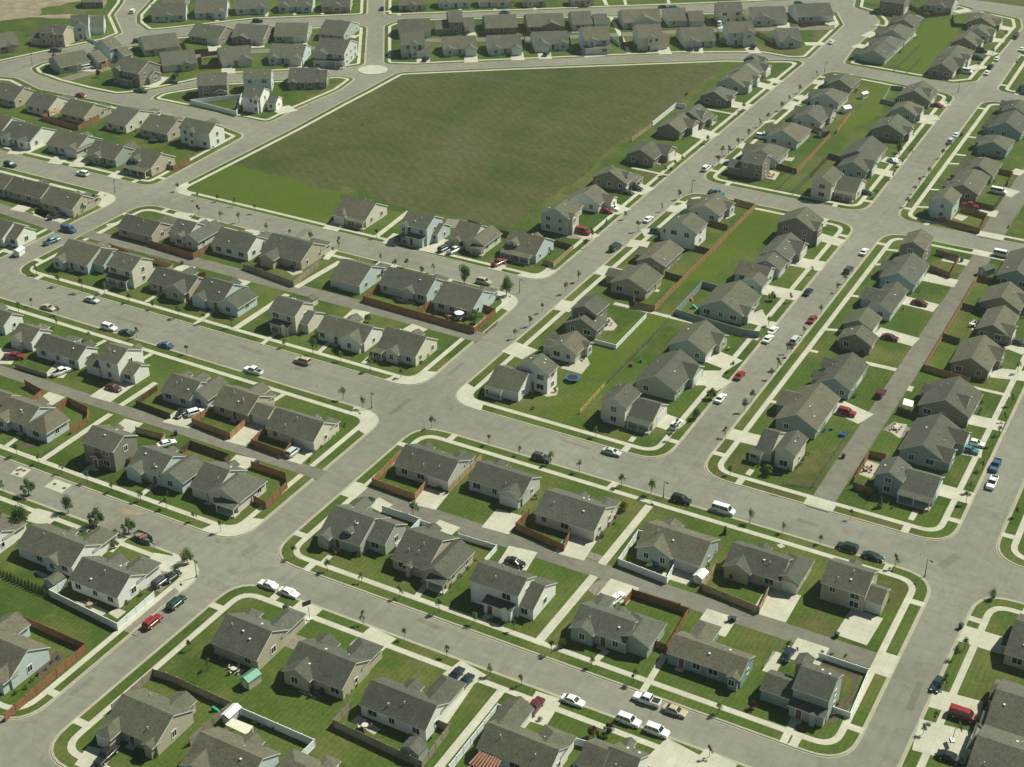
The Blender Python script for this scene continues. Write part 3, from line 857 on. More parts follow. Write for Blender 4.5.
    for f_ in faces:
        side, fix, lo, hi, ee, cov, gab = f_
        L = hi - lo
        if L < 1.6: continue
        if not near and side in 'NW' : continue
        if ee < 0:
            w1, w2 = win_mesh(1.0, 1.0, 0); o = place(w1, 'window', side, fix, (lo + hi) / 2, -ee - .75)
            obj('pane', w2, o); continue
        n = max(1, int(L / (3.4 if side in 'SN' else 4.6)))
        levels = [1.0] if ee < 4 else ([.95, 3.45] if ee > 5 else ([.95, 3.2] if gab else [.7, 2.6]))
        for k in range(n):
            s = lo + L * (k + .5) / n + rng.uniform(-.35, .35)
            wd = rng.choice((1.0, 1.3, 1.7)) if side in 'SN' else rng.choice((.8, 1.0, 1.2))
            if L < 3.2: wd = min(wd, 1.0)
            for li, z in enumerate(levels):
                if li == 0 and any(c0 - .7 < s < c1 + .7 for c0, c1 in cov): continue
                if li == 1 and any(c0 - .7 < s < c1 + .7 for c0, c1 in cov) and gab is False and ee < 5: continue
                if li == 0 and inside(side, fix, s): continue
                if rng.random() < .12: continue
                h = 1.0 if wd <= .9 or (ee < 5 and li == 1) else 1.25
                w1, w2 = win_mesh(wd, h, 0)
                o = place(w1, 'window', side, fix, s, z)
                obj('pane', w2, o)
                nwin += 1
    for k in range(rng.choice((2, 3, 3, 4)) if near else 2):
        x0, x1, y0, y1, ee, pp, aa = pitches[0]
        u, v = rng.uniform(.2, .8), rng.uniform(.15, .42)
        if aa == 'x': x, y = x0 + u * (x1 - x0), y0 + v * (y1 - y0); z = ee + pp * (y - y0)
        else: y, x = y0 + u * (y1 - y0), x0 + v * (x1 - x0); z = ee + pp * (x - x0)
        if rng.random() < .4:
            if aa == 'x': y = y1 - (y - y0)
            else: x = x1 - (x - x0)
        obj('roof_vent', VENT[rng.choice((0, 0, 1))], rob, (x, y, z))
    HOUSES.append(dict(o=root, row=row, col=col, st=storeys, ext=len(extra), px=project(*base, 2), w=box[1] - box[0], d=box[3] - box[2], boxes=boxes, spec=spec, ang=ang, base=base, near=near))
    return root

ROWS = {}
def load(txt):
    rot = '0'
    pend = None
    def flush():
        nonlocal pend
        if pend: house(*pend)
        pend = None
    for ln in txt.strip().split('\n'):
        ln = ln.strip()
        if not ln: continue
        if ln[0] == '@':
            flush()
            key, phrase, axis, rot = [q.strip() for q in ln[1:].split(';')]
            ROWS[key] = (phrase, axis); cur = key; continue
        p = [q.strip() for q in ln.split('|')]
        if p[0] == '+':
            pts = [tuple(map(float, q.split(','))) for q in p[2].split()]
            pend[7].append((p[1], pts, p[3] if len(p) > 3 else '')); continue
        flush()
        pts = [tuple(map(float, q.split(','))) for q in p[2].split()]
        cp = p[3].split()
        pend = [cur, p[0], p[1], pts, cp[0], float(cp[1]) if len(cp) > 1 else .56, p[4] if len(p) > 4 else '', [], rot]
    flush()

load('''
@s1s; near side of the lowest cross street; x; 0
15|x1|245,15 518,128 723,-64|t .66|N.55-1p5h N0-.3p1.5h DN.45 GN.8
15|x1|690,160 1028,305 1195,110|t .56|S0-.5p1 N.55-1p4h N0-.4p1 GN.8 DN.45
25|x1|112,385 510,548 660,375|w .62|N.62-1p5.5h N.3-.55p1.5 GN.8 DN.58
35|x1|-203,640 225,820 375,640|w .6|N.55-1p2.5h N-.1-.3p5 GN.1 DN.45
35|x1|530,790 720,870 860,690|w .6|N.1-.45p1.5 DN.6
+|x1|395,742 540,802 680,650|
@bot; bottom edge, right of the long diagonal street; x; 0
05|x1|620,500 934,635 1214,435|t .52|S0-.34p2.6h S.78-1p.8 N.5-.9p2 GS.17 DS.5
15|x1|85,715 464,884 670,680|b .56|S0-.42p1.5 N.4-.7p1 GS.2 DS.55
15|h1|560,830 860,930 1010,765|w .5|N.6-.95p1.5h
@bl; near side of the street left of the diagonal; x; 0
04|x1|415,400 695,525 868,365|w .6|N.55-1p4h N.15-.5p1.5 GN.8 DN.4
04|x1|95,203 422,340 590,182|w .58|N.65-1p4.5h N.35-.5p1 S.52-.78p.4 GN.82 DN.25
04|x1|-350,90 -70,225 100,110|w .58|N.5-1p3h GN.75
@bl2; bottom left corner behind a brown fence; x; 0
05|x1|-330,70 60,235 300,40|b .58|S.72-1p1.5 N.1-.5p3
@c; near side row of the central block; x; 0
24|x1|-138,130 130,195 300,30|g .58|S0-.34p1.3 S.5-.72p-1.2d N0-.4p2.5 GN.2 DS.42
+|x1|150,152 262,207 392,66|
24|x1|303,275 520,352 708,150|t .58|S.4-.62p.7 N.05-.45p1 DS.95
+|y1|480,345 645,408 815,237|S.35-1p1.6lo

34|x2|-235,395 35,525 145,378|w .5|S.35-.95p1.7l S.72-.92p1.9z DS.5
+|x1|38,550 132,600 268,415|
34|x1|366,672 690,800 814,643|g .52|S0-.46p.8 N.05-.35p3h N.45-.7p.8 GN.2 DS.58
+|y1|632,740 832,823 935,663|N0-1p0q
45|x1|-78,68 362,238 465,97|n .5|S.82-1p.8 N.1-.42p4.5h GN.25 DS.2
45|x2|672,285 895,370 990,205|g .5|W0-.75p5.5z S.0-1p1.5l S.55-.82p1.9z DS.3 N-.3-.15p1.5
@d; far side row of the central block; x; 0
P12|x1|550,322 765,392 850,300|y .52|N.65-1p2h N.05-.3p.8 GS.8 DN.5
P12|x1|848,378 1060,455 1140,370|y .52|S.6-1p1.2 N.1-.35p.8 GS.8w4.4 DN.5
P22|x1|90,512 325,595 425,490|c .52|N.72-1p2h N.35-.52p.9 GS.82 DN.6
P22|x1|500,640 748,735 842,622|g .5|S0-.58p.6 N.1-.4p1 GS.8 DN.5
44|x1|265,305 600,425 700,275|t .54|S0-.5p.8 N.3-.55p1 DN.6
+|y1|560,385 715,440 805,288|N0-1p0q GS.55
54|x3|-202,420 68,508 150,352|t .54|N.3-.6p.8 DN.45
+|x1|12,508 165,567 228,462|GS.45w4.4
@e; right edge, beyond the far right street; y; 0
P33|x1|945,305 1180,395 1250,225|t .56|W.2-.7p1 GW.4
P33|x1|862,602 1100,695 1175,490|t .56|W.55-1p1 W.05-.4p.9 GW.25
P33|x1|782,800 1000,885 1085,665|t .56|W.5-1p1.3h GW.3
@w1; far side of the street left of the diagonal; x; 0
03|x1|-170,52 20,135 122,70|t .56|
03|x1|-20,180 150,258 300,128|b .54|S0-.48p1 N.3-.7p1 DS.75
+|y1|145,245 272,305 418,210|S0-.1p0q
03|x2|478,350 680,408 810,300|k .5|S.3-.6p.6z N.2-.5p.8 DS.45
03|x1|765,490 955,560 1110,425|b .54|S0-.52p1 N.3-.6p1 DS.8
+|y1|950,545 1092,603 1220,480|
13|x1|118,612 270,668 420,500|c .56|N.2-.6p1 DS.7
+|y1|225,640 400,728 590,580|S.42-1p1.8lo N0-1p0q
@w2; near side of the wide middle street; x; 0
02|x1|-200,352 15,425 115,345|w .58|N.2-.5p1
02|x1|65,480 178,525 292,440|w .58|S.0-.6p.6 N.2-.7p1.5h GS.3w4
02|x1|205,545 460,632 572,545|w .58|N.2-.5p1.8h N.62-.9p1 DN.55
02|x2|585,610 693,658 800,545|w .5|W0-.7p4.2z N.5-.95p1.2 E.15-.6p.3z DN.4
+|x1|710,685 795,722 897,652|
13|x1|-60,40 118,98 235,-15|b .58|N.3-.7p1.8 N-.1-.2p1
+|y1|112,55 220,105 348,0|
13|x1|245,122 470,184 600,68|t .54|N.3-.75p2.5 N.8-1p1 DS.6
+|x1|482,170 580,212 668,142|GS.5w4.4
13|x1|575,255 852,357 1008,240|c .62|N.7-1p1.5h N.5-.64p.8 GS.8 DN.6
@w3; far side of the wide middle street; x; 0
P01|x1|222,258 340,300 410,212|b .6|S0-.38p1.2 DS.5 N.3-.7p1
+|x1|350,268 402,300 468,238|
P01|x2|425,290 523,320 600,265|c .52|S.1-.9p1.6lo W0-.6p1.5z DS.5 N.3-.7p2z
P01|x1|597,350 742,408 828,345|t .56|S.48-.98p1.3 DS.3 N.3-.6p2
P01|x1|772,410 880,448 960,368|b .56|S0-.5p.8 DS.75 N.3-.7p1
+|y1|868,440 948,468 1023,412|
12|x2|585,325 750,365 830,275|c .52|S.15-.85p1.6lo S.55-.82p1.9z DS.4 N.2-.6p2z
+|x1|760,388 815,422 945,345|
22|x1|-95,410 142,525 240,430|w .56|S.52-.98p1 DS.4 N.2-.5p2z
22|x1|210,548 455,608 592,500|c .6|S.26-.62p.9 S-.02-.24p1.6lo DS.1 N.3-.6p1
@j; near side of the street below the field; x; 0
01|x1|700,595 905,652 1002,573|t .56|N.5-1p4.5h GN.75 DN.3
11|x1|-14,632 102,662 185,572|b .56|S.35-.95p.8 N.4-.9p1.5 DN.3
+|y1|70,655 160,692 310,592|GN.5
11|x1|245,692 460,752 560,658|w .6|N.62-1.05p3.5h N.1-.5p1h GN.85 DN.55
P11|x1|10,240 182,278 260,205|t .54|S.12-.5p2.8 N.55-1p2h GN.8 DN.4
P11|x1|290,345 412,376 500,296|b .62|N.68-1.05p2h GN.85 DN.5
P11|x1|490,365 680,415 757,355|b .6|N.68-1p2h S.48-.76p.5 GN.85 DN.5
P11|x1|705,435 862,476 952,400|b .6|N.55-1.0p2h GN.8 DN.4
@k; south edge of the big field; x; 0
P11|x1|305,88 445,108 528,55|c .58|S0-.42p1.2h S.44-1p1.4lo GS.2 DS.6
P11|x2|572,128 683,150 735,100|b .52|S0-.35p.6 S.3-.95p1.5l DS.5
+|x1|683,160 722,174 788,135|
P11|x1|775,180 862,203 930,140|c .56|S.15-.5p.6 DS.5
+|y1|830,197 912,218 985,165|S.4-1p1.4lo
P21|x1|-45,222 97,252 168,192|b .6|S.08-.42p-1d S.05-.9p1.8lo DS.4 N.3-.6p1
@l; left edge, alley row before the corner; x; 0
01|x1|240,440 430,492 535,410|t .56|N.3-.5p.8 N.55-1p2h GS.82w4.4
01|x1|28,367 238,425 318,345|t .56|N.3-.6p1
01|x1|-160,320 20,370 90,295|t .56|
@l2; left edge, far side of wide middle street; x; 0
P01|x1|-80,162 5,190 62,120|w .62|S.3-.8p.8
+|x1|25,178 62,192 140,148|
@m; far side of the street left of the field; x; 0
P00|x1|-90,500 10,522 75,478|w .58|S.3-.8p.8
P00|x1|0,540 115,570 210,515|w .6|S.05-.38p1 S.6-.95p.8 DS.5
P00|x1|188,572 300,605 368,545|y .54|N.3-.6p1 DS.3
+|y1|258,590 302,607 378,575|GS.5
P00|x1|340,612 460,638 512,590|g .56|S.2-.55p.8 N.5-1p2 DS.6
P00|x1|500,652 602,675 690,622|t .6|S.05-.45p-1d S0-.95p2lo DS.5
@n; second row left of the field; x; 0
P00|x1|-55,380 58,402 135,362|t .56|N.3-.6p2h
P00|x1|102,415 188,440 265,395|c .58|N.45-1p2.5h
P00|x1|238,448 332,472 410,422|t .62|N.5-1p1.5h
P00|x1|412,487 503,503 580,437|c .62|N.6-1p2.5h
P00|x1|557,512 665,538 735,485|t .56|N.3-.6p2 N.7-1p3h
P00|x2|718,508 828,540 866,498|w .55|S.3-.55p.6 N.3-.8p1.5
@o; upper left island inside the curving street; x; raw
P00|x1|240,270 365,244 332,212|g .56|N.1-.5p2h GS.75
P00|x2|440,197 490,182 465,150|b .55|
+|x1|385,245 440,238 418,200|
+|x1|488,222 540,215 525,182|GS.6w4
P00|x2|445,272 552,295 580,245|k .5|S.02-.35p.6 S.3-.8p1.5l
+|x1|548,305 600,310 590,280|
P00|x1|578,200 720,183 705,138|g .55|GS.8
P00|x1|648,263 788,250 770,208|t .56|S.5-.85p1 GS.2w4.6
10|x1|105,212 290,235 268,162|k .54|GS.82
10|x1|362,222 560,234 553,158|k .56|S.08-.55p.7 GS.82
10|x1|620,217 822,218 818,148|g .54|GS.83 N.3-.6p1
10|x1|885,200 1042,214 1030,130|g .56|N.05-.4p1
10|x1|305,367 495,350 483,285|y .56|S.5-1p1.2 GS.2w4.6 DS.45
10|x1|585,342 795,350 790,278|b .56|S0-.32p.8 S.6-1p1.2 GS.8w4.4 DS.42
10|x2|860,310 1045,325 1040,245|y .52|S0-.46p1 S.0-1p1.6lo GS.2w4.4
@p; top edge, far side of the upper street; x; raw
00|x1|905,95 1115,88 1108,40|b .54|S.3-.6p.6
10|x1|145,76 340,72 318,15|b .56|S.55-1p1 DS.4
10|x1|395,55 590,42 585,0|b .54|S.6-.95p.6
10|x1|645,36 855,36 848,-8|b .54|S0-.35p.7 S.64-1p.7 DS.5
10|x1|905,36 1082,36 1078,-12|t .56|S.3-.75p.8
00|x1|965,20 1110,20 1100,-25|k .56|
00|x1|492,12 616,10 605,-30|k .54|
@q; upper left, outside the curving street; x; raw
00|x1|-20,285 118,262 85,205|t .56|S.4-.85p.8
00|x2|225,192 378,205 352,160|t .5|S.4-.7p.5 W0-.8p4z
00|x2|422,160 530,155 508,112|b .6|S.1-.9p.7 DS.5
+|x1|528,168 622,168 595,118|
@r; upper left wedge block; x; raw
10|x2|160,512 342,505 325,448|k .5|S.5-1p.8z
10|x2|435,472 606,470 598,425|b .5|
10|x2|425,582 540,592 605,540|w .52|S.55-.95p.8
+|x1|572,622 622,618 665,585|
10|x1|705,492 882,492 876,420|k .62|S0-.32p.8 DS.5
+|x1|880,490 930,488 925,440|
@s; second row above the field; x; 36
20|x1|350,177 548,187 543,128|c .54|N.2-.6p.8
20|x2|650,130 740,132 736,78|k .5|W0-.8p5z
+|x1|742,156 810,158 805,118|GS.5w4.4
20|x1|872,166 1070,166 1060,98|k .56|DS.5
30|x1|105,160 332,156 305,92|k .56|S.32-.92p.8 DS.6
30|x1|375,142 502,146 490,80|y .54|DS.5
+|x1|505,142 592,143 588,98|GS.5w4.4
30|x1|680,132 915,131 885,65|y .56|S.2-.9p.8 DS.5
40|x1|-70,122 52,123 45,60|y .54|
+|x1|55,124 150,123 145,80|GS.6w4.4
40|x2|235,66 386,71 380,22|c .5|DS.4
40|x1|430,116 652,113 640,50|y .56|S0-.6p.8 GS.83w4.4
40|x1|710,101 926,93 908,28|b .56|GS.83w4.4
@t; row facing the field, beyond its far side; x; 36
20|x2|362,248 512,262 500,208|y .52|S.3-.75p.6 DS.35
+|x1|455,312 546,302 520,262|GS.5w4.4
20|x1|620,292 826,291 815,232|b .56|S0-.34p.8 S.6-1p1.8 GS.8w4.4 DS.48
20|x1|890,287 1096,286 1090,222|b .56|S.03-.4p1 S.64-1p1.8 GS.82w4.4 DS.5
30|x1|150,282 356,258 350,203|b .56|S0-.45p2 S.65-.95p.7 GS.22w4.6 DS.55
30|x2|440,236 607,242 598,172|b .5|S.1-.5p.7 S.0-1p2l GS.3w4.4
30|x2|765,212 921,222 915,158|c .52|S.3-.7p.7 DS.4
+|x1|850,257 952,257 930,212|GS.5w4.4
40|x1|25,247 219,242 210,168|y .56|S0-.46p1.4 GS.22w4.6 DS.6
40|x2|290,192 456,197 430,142|b .52|S.48-1p1.6 DS.3 GS.75w4.4
40|x1|570,217 736,245 785,180|y .58|S.1-.9p.6 E.2-.7p-1d
@u; top edge, far side of the top street; x; 36
20|x1|350,25 520,30 515,-14|t .56|S.3-.65p.8 DS.75
20|x1|592,12 780,15 775,-27|b .56|S.1-.4p.8 DS.55
20|x1|835,5 1040,8 1032,-34|c .56|S.5-.9p.8 DS.3
30|x1|80,5 222,5 217,-32|g .56|S.1-.45p.8
30|x1|365,0 507,0 502,-32|t .56|S.5-.9p.8
@v; row along the field's right edge; y; 0
31|y2|178,508 352,547 420,490|y .52|E.1-.55p.8 GE.25w4.4
+|y1|262,478 395,502 432,462|
31|y1|350,412 520,470 602,388|w .52|E.4-1p2.2 GE.2w4.4 DE.7
31|y1|485,290 692,337 790,262|k .58|E.3-.65p-1d E.4-1p1.5lo GE.2w4.4
31|y1|690,152 860,192 965,95|k .52|E.42-1p2 GE.7w4.4 DE.3
P20|y1|572,512 675,528 738,470|k .52|E.45-1p1.8 GE.7w4.4
P20|y1|650,465 765,492 812,445|k .56|E.2-.7p-1d E.5-1p1.4lo
P20|y1|745,382 855,402 905,362|k .54|E.1-.5p1.2 GE.3w4.4
40|y1|215,495 388,522 415,468|y .54|E.1-.6p1.4 GE.3w4.4
40|y1|258,450 432,477 465,438|w .54|E.1-.6p1.4 GE.35w4.4
40|y1|335,412 497,432 545,382|w .56|E.2-.8p1 GE.5w4.4
40|y1|368,365 492,372 505,338|k .56|E.1-.9p1
@w; left column right of the long diagonal; y; 0
P21|y2|20,690 140,740 190,695|w .52|W.2-.9p2z DS.5
+|x1|-103,767 24,804 55,712|S.0-.55p1.2lo
P21|y1|155,612 250,662 332,588|y .54|E.55-1p.8 W.1-.5p2 W.55-.95p2.5 GW.75
32|y1|330,392 515,458 560,408|k .52|GW.5
+|y2|370,308 512,362 628,292|
32|y1|600,152 815,217 930,105|t .52|W.35-.8p3 GW.6 DE.6
P21|y1|498,265 602,305 692,210|k .52|W.3-.7p2 GW.5
P21|y2|612,138 740,168 798,118|w .52|W.2-.7p2z GW.5
P21|y1|710,67 832,98 890,30|y .54|E.55-1p.8 W.3-.7p2 GW.5
@x; right column left of the right diagonal; y; 0
33|y2|535,102 700,148 750,42|c .54|
+|x1|700,192 862,222 928,115|S.05-.98p1.5lo GE.6w4.4
P21|y1|488,752 655,802 748,690|g .54|E.5-1p1 GE.75w4.4
P21|y1|625,605 775,652 857,570|g .54|E.5-1p1 GE.22w4.6
P21|y1|745,452 922,498 988,412|g .54|E.05-.45p1 GE.25w4.4
42|x1|318,105 522,138 600,80|b .54|
+|y1|365,152 495,187 527,138|GE.5w3.6
42|y1|430,48 602,88 642,38|y .54|GE.5w3.6
P31|y1|-15,225 85,272 155,205|d .54|E.4-1p1.2 GE.7w4.4
41|y2|604,542 805,618 840,545|k .54|E.1-.7p.8 GE.4w4.4
@y; left column above the middle crossroads; y; 0
41|x2|362,200 502,222 565,165|k .52|W.0-.8p4z
41|y1|430,132 590,200 680,110|y .54|W.2-.8p2 GW.5
P30|y1|0,540 120,572 180,498|y .54|W.3-.8p2 GW.5
P30|y1|115,455 210,492 272,428|y .54|W.3-.8p2 GW.5 E.5-1p.8
P30|y1|165,390 275,417 328,368|y .54|W.3-.8p2 GW.5
P30|y1|243,322 330,352 372,303|k .54|W.3-.8p2 GW.5
@z; right column above the middle crossroads; y; 0
41|y2|803,294 918,342 962,270|c .54|
+|x1|925,367 1060,388 1105,318|S.05-.95p1.4lo GE.6w4.4
P30|y1|278,660 392,692 432,638|d .54|E.2-.8p.8 GE.5w4.4
+|y1|300,608 422,650 478,588|GE.5w4.4
P30|y1|410,516 547,542 585,488|k .54|E.2-.7p1 GE.5w4.4
P30|y1|480,440 582,466 628,422|g .54|E.2-.7p1 GE.5w4.4
P30|y1|522,380 648,412 690,362|k .58|E.25-.7p-1d GE.5w4.4
@a; left column of the alley block at right; y; 0
43|y3|562,392 692,437 790,330|c .54|
+|x1|440,402 558,402 640,290|S-.25-.55p1.4lo GW.6w4.4
43|y1|565,207 822,280 940,75|d .54|W.4-.85p2 GE.6w4.4
P31|y1|195,752 325,802 402,690|d .56|W.1-.4p1.5 W.55-.9p1.5 GE.6w4.4
P31|y1|280,577 410,622 442,578|k .52|
+|y1|298,522 416,557 462,502|GE.5w4.4
P31|y1|400,452 490,492 545,388|b .52|W.3-.8p3 GE.6w4.4
P31|y1|445,337 585,377 650,292|d .54|W.35-.8p1.5 GE.6w4.4
P31|y2|525,207 625,237 660,182|k .52|
@b; right column of the alley block at right; y; 0
53|y3|118,537 290,597 328,490|n .54|
+|x1|268,632 482,675 515,548|S.0-.98p1.6lo GE.6w4.4
53|y1|265,384 540,472 645,272|d .54|E.0-.42p1.2 E.6-1p2 GE.8w4.4
53|y1|380,122 695,207 788,62|k .58|E.2-.62p-1.5d GE.2w4.4 W.5-.9p1
52|y1|575,632 812,700 912,558|k .54|E.5-1p1 GE.25w4.4
52|y1|735,422 917,492 992,360|k .54|E.0-.5p1 GE.25w4.4
52|y1|775,228 1000,332 1065,240|k .54|E.4-1p1
P31|y1|912,325 1062,372 1100,262|n .54|
@f; column at right beyond the right diagonal; y; 0
51|y2|470,430 608,467 655,392|b .52|W.2-.7p.8
51|y1|545,357 738,402 778,325|k .52|W.2-.7p1.5
51|y1|605,297 792,337 838,268|k .52|W.3-.8p1.5
51|y1|665,237 842,292 908,198|k .54|W.1-.5p1.5 W.55-.95p1.5
51|y1|740,97 912,147 975,55|d .54|W.3-.8p1.5
50|y1|820,742 1010,802 1072,700|d .54|W.1-.45p1.5 W.55-.9p1.5
50|y1|890,662 1042,692 1082,610|d .54|W.3-.8p1.5
50|y1|1003,502 1120,532 1152,460|d .54|
@g; left column of the top right green; y; 0
50|y1|42,320 188,357 248,287|g .54|W.1-.5p2.5 GW.3w4
50|y1|105,265 247,292 302,228|y .54|W.2-.7p2 GW.5w4
50|y1|165,192 312,237 357,168|y .54|W.2-.7p2 GW.5w4
50|y1|235,132 352,162 402,98|k .54|W.2-.7p1.5 GW.5w4
50|x2|138,17 306,22 300,-25|k .52|GE.5w4
50|x1|395,37 582,47 577,-15|y .54|S.4-.8p.8
@h; right column of the top right green; y; 0
50|y1|437,407 592,437 665,345|k .56|E.5-1p1.2 GE.25w4.4
50|y1|490,342 652,372 732,288|k .54|E.1-.5p1.2 GE.3w4.4
50|y1|580,252 732,282 788,228|k .54|E.3-.8p1 GE.5w4.4
50|y1|675,177 808,217 852,162|b .54|E.2-.7p1 GE.5w4.4
50|y1|695,107 842,157 902,98|k .56|E.2-.7p1.4 GE.5w4.4
''')

NICK = {'s1s': 'lowest street near side', 'bot': 'bottom edge row', 'bl': 'lower left street', 'bl2': 'bottom left', 'c': 'central block near row', 'd': 'central block far row', 'e': 'right edge', 'w1': 'left alley near row', 'w2': 'left alley far row', 'w3': 'middle street far left', 'j': 'below the field', 'k': 'field south edge', 'l': 'left edge alley', 'l2': 'left edge', 'm': 'row left of field', 'n': 'second row upper left', 'o': 'upper left island', 'p': 'top edge upper left', 'q': 'upper left corner', 'r': 'upper left wedge', 's': 'second row above field', 't': 'row above field', 'u': 'top edge', 'v': 'row right of field', 'w': 'left of central green', 'x': 'right of central green', 'y': 'left of upper green', 'z': 'right of upper green', 'a': 'right alley left side', 'b': 'right alley right side', 'f': 'far right column', 'g': 'top right green left', 'h': 'top right green right'}
# every house gets a label from its colour, its height and its place in its row
def house_labels():
    for key, (phrase, axis) in ROWS.items():
        hs = [h for h in HOUSES if h['row'] == key]
        hs.sort(key=(lambda h: h['px'][0]) if axis == 'x' else (lambda h: -h['px'][1]))
        for i, h in enumerate(hs):
            colr = WALLC[h['col']][0]
            side = 'left' if axis == 'x' else 'bottom'
            h['ord'] = i
            st = 'two-storey' if h['st'] == 2 else 'one-storey'
            if len(hs) == 1: lab = '%s %s house, %s' % (colr, st, phrase)
            else: lab = '%s %s house, %s from %s, %s' % (colr, st, ORD[i + 1], side, phrase)
            h['short'] = '%s house, %s' % (ORD[i + 1], NICK[key])
            tag(h['o'], lab, 'house', 'houses, ' + phrase)
house_labels()

# ------------------------------------------------------------------ finding words for places
def nearest_house(x, y):
    return min(HOUSES, key=lambda h: (h['base'][0] - x) ** 2 + (h['base'][1] - y) ** 2)

# ------------------------------------------------------------------ fences: kind, height, tile, points
FENCES = '''
b 1.7 04 0,705 112,632 515,812 30,1232|w 1.6 04 400,425 300,488 705,690 925,500|g 1.7 15 -20,218 368,395 205,532 120,612|g 1.7 05 672,412 918,196 1003,222|w 1.6 15 432,430 868,620 735,752
g 1.7 25 60,392 -40,500 490,750 655,530 585,500|w 1.6 25 985,420 945,408 655,775|w 1.5 35 395,610 475,632 380,770|b 1.7 34 112,5 35,85 322,215 362,128|w 1.6 34 800,135 768,130 650,300 940,412 985,328
t 1.6 44 262,330 215,325 135,450 475,590 562,402|b 1.7 34 688,540 735,485 1020,572|b 1.6 P23 480,72 705,145 618,292 572,275|w 1.2 P33 205,322 402,388 328,562 252,535|c 1.2 45 600,25 500,160
o 1.7 P12 582,270 465,390 635,452 682,395|t 1.6 P12 902,292 768,425|w 1.7 P12 505,500 612,535 655,552 560,655|w 1.2 P12 655,552 705,570|w 1.2 P12 810,608 962,655 915,708
o 1.7 13 238,155 132,222 360,312 466,215|b 1.7 13 570,275 490,352 685,422 738,352|d 1.7 13 72,398 122,358 358,440 330,468|b 1.7 13 488,482 692,552 702,605 575,728 502,688
b 1.7 03 150,-5 255,52 195,102|b 1.7 03 340,148 410,98 530,158 525,218 425,282|t 1.6 03 815,275 990,318 968,358|d 1.4 03 940,25 818,115 1020,192|b 1.5 03 740,455 790,475
g 1.1 02 95,660 282,718|b 1.7 22 240,178 140,258 805,448 932,335 862,308|b 1.7 22 545,282 470,335|b 1.7 P01 642,162 600,205 772,258 842,212|t 1.7 P01 600,268 692,300 660,322|g 1.5 P01 972,298 1030,318
g 1.7 P11 -30,302 150,368 252,285|b 1.6 P01 420,208 515,248|b 1.6 P01 758,308 770,340 822,330|d 1.6 P11 850,122 960,158 1030,175|w 1.6 P20 562,495 655,420 692,425|t 1.5 P20 478,558 558,500
t 1.5 P21 125,278 165,292 245,220|d 1.5 P21 160,198 240,222|o 1.7 P21 487,422 487,450 570,465 682,350 970,58 888,36|d 1.6 P21 690,212 790,238|d 1.6 P21 612,328 680,348|d 1.6 P21 790,122 860,142
s 1.7 P21 840,390 760,368 655,480 920,560 988,570|w 1.1 P21 332,598 415,620 537,494|c 1.2 P21 385,755 627,508|o 1.7 P30 115,685 250,537 182,515|d 1.6 P30 25,658 112,685|o 1.6 P30 330,452 275,525
d 1.6 P30 175,698 242,622 292,636|c 1.2 P30 100,772 182,695|s 1.5 P30 508,416 456,404 490,350 540,355|b 1.6 50 330,35 442,95 577,80 582,50|b 1.7 51 640,482 797,528 752,618 517,552|d 1.6 51 645,438 838,482 882,418
b 1.6 51 870,258 952,276 922,335|b 1.6 52 492,-25 628,15 577,118 455,68|o 1.6 52 742,130 420,668 692,750|d 1.6 52 745,132 872,158|d 1.6 52 650,297 792,338|d 1.6 52 535,482 632,512|b 1.6 53 188,438 92,418 0,578
b 1.6 53 -5,608 108,645|d 1.6 53 265,155 382,195|c 1.2 43 1025,270 802,608 622,588|r 1.2 33 420,168 568,5|b 1.6 P00 205,452 165,470 312,512 425,450|b 1.5 P00 648,660 692,672 757,640|w 1.6 10 430,575 400,682 125,612 160,608 420,580
d 1.6 10 75,245 105,315 230,305|d 1.6 10 305,315 185,330 190,402 310,398|d 1.5 30 80,205 345,200|s 1.5 30 600,225 662,270|g 1.6 40 228,188 242,245 292,250|g 1.6 40 455,195 562,250|b 1.4 40 680,90 740,155 868,138|d 1.6 20 830,205 1020,210
d 1.5 20 0,262 0,330 70,335|d 1.5 30 670,205 680,265 760,280|d 1.5 30 85,225 95,290|d 1.4 30 355,215 365,270|w 1.2 P00 350,155 395,175|d 1.5 40 150,105 190,165|b 1.5 P00 360,230 405,268 440,250|d 1.5 50 590,100 600,150 690,155|c 1.2 50 240,420 395,270|c 1.2 50 315,435 400,350
c 1.1 41 670,380 800,255|c 1.1 41 580,365 690,262|g 1.2 51 930,590 1000,490'''
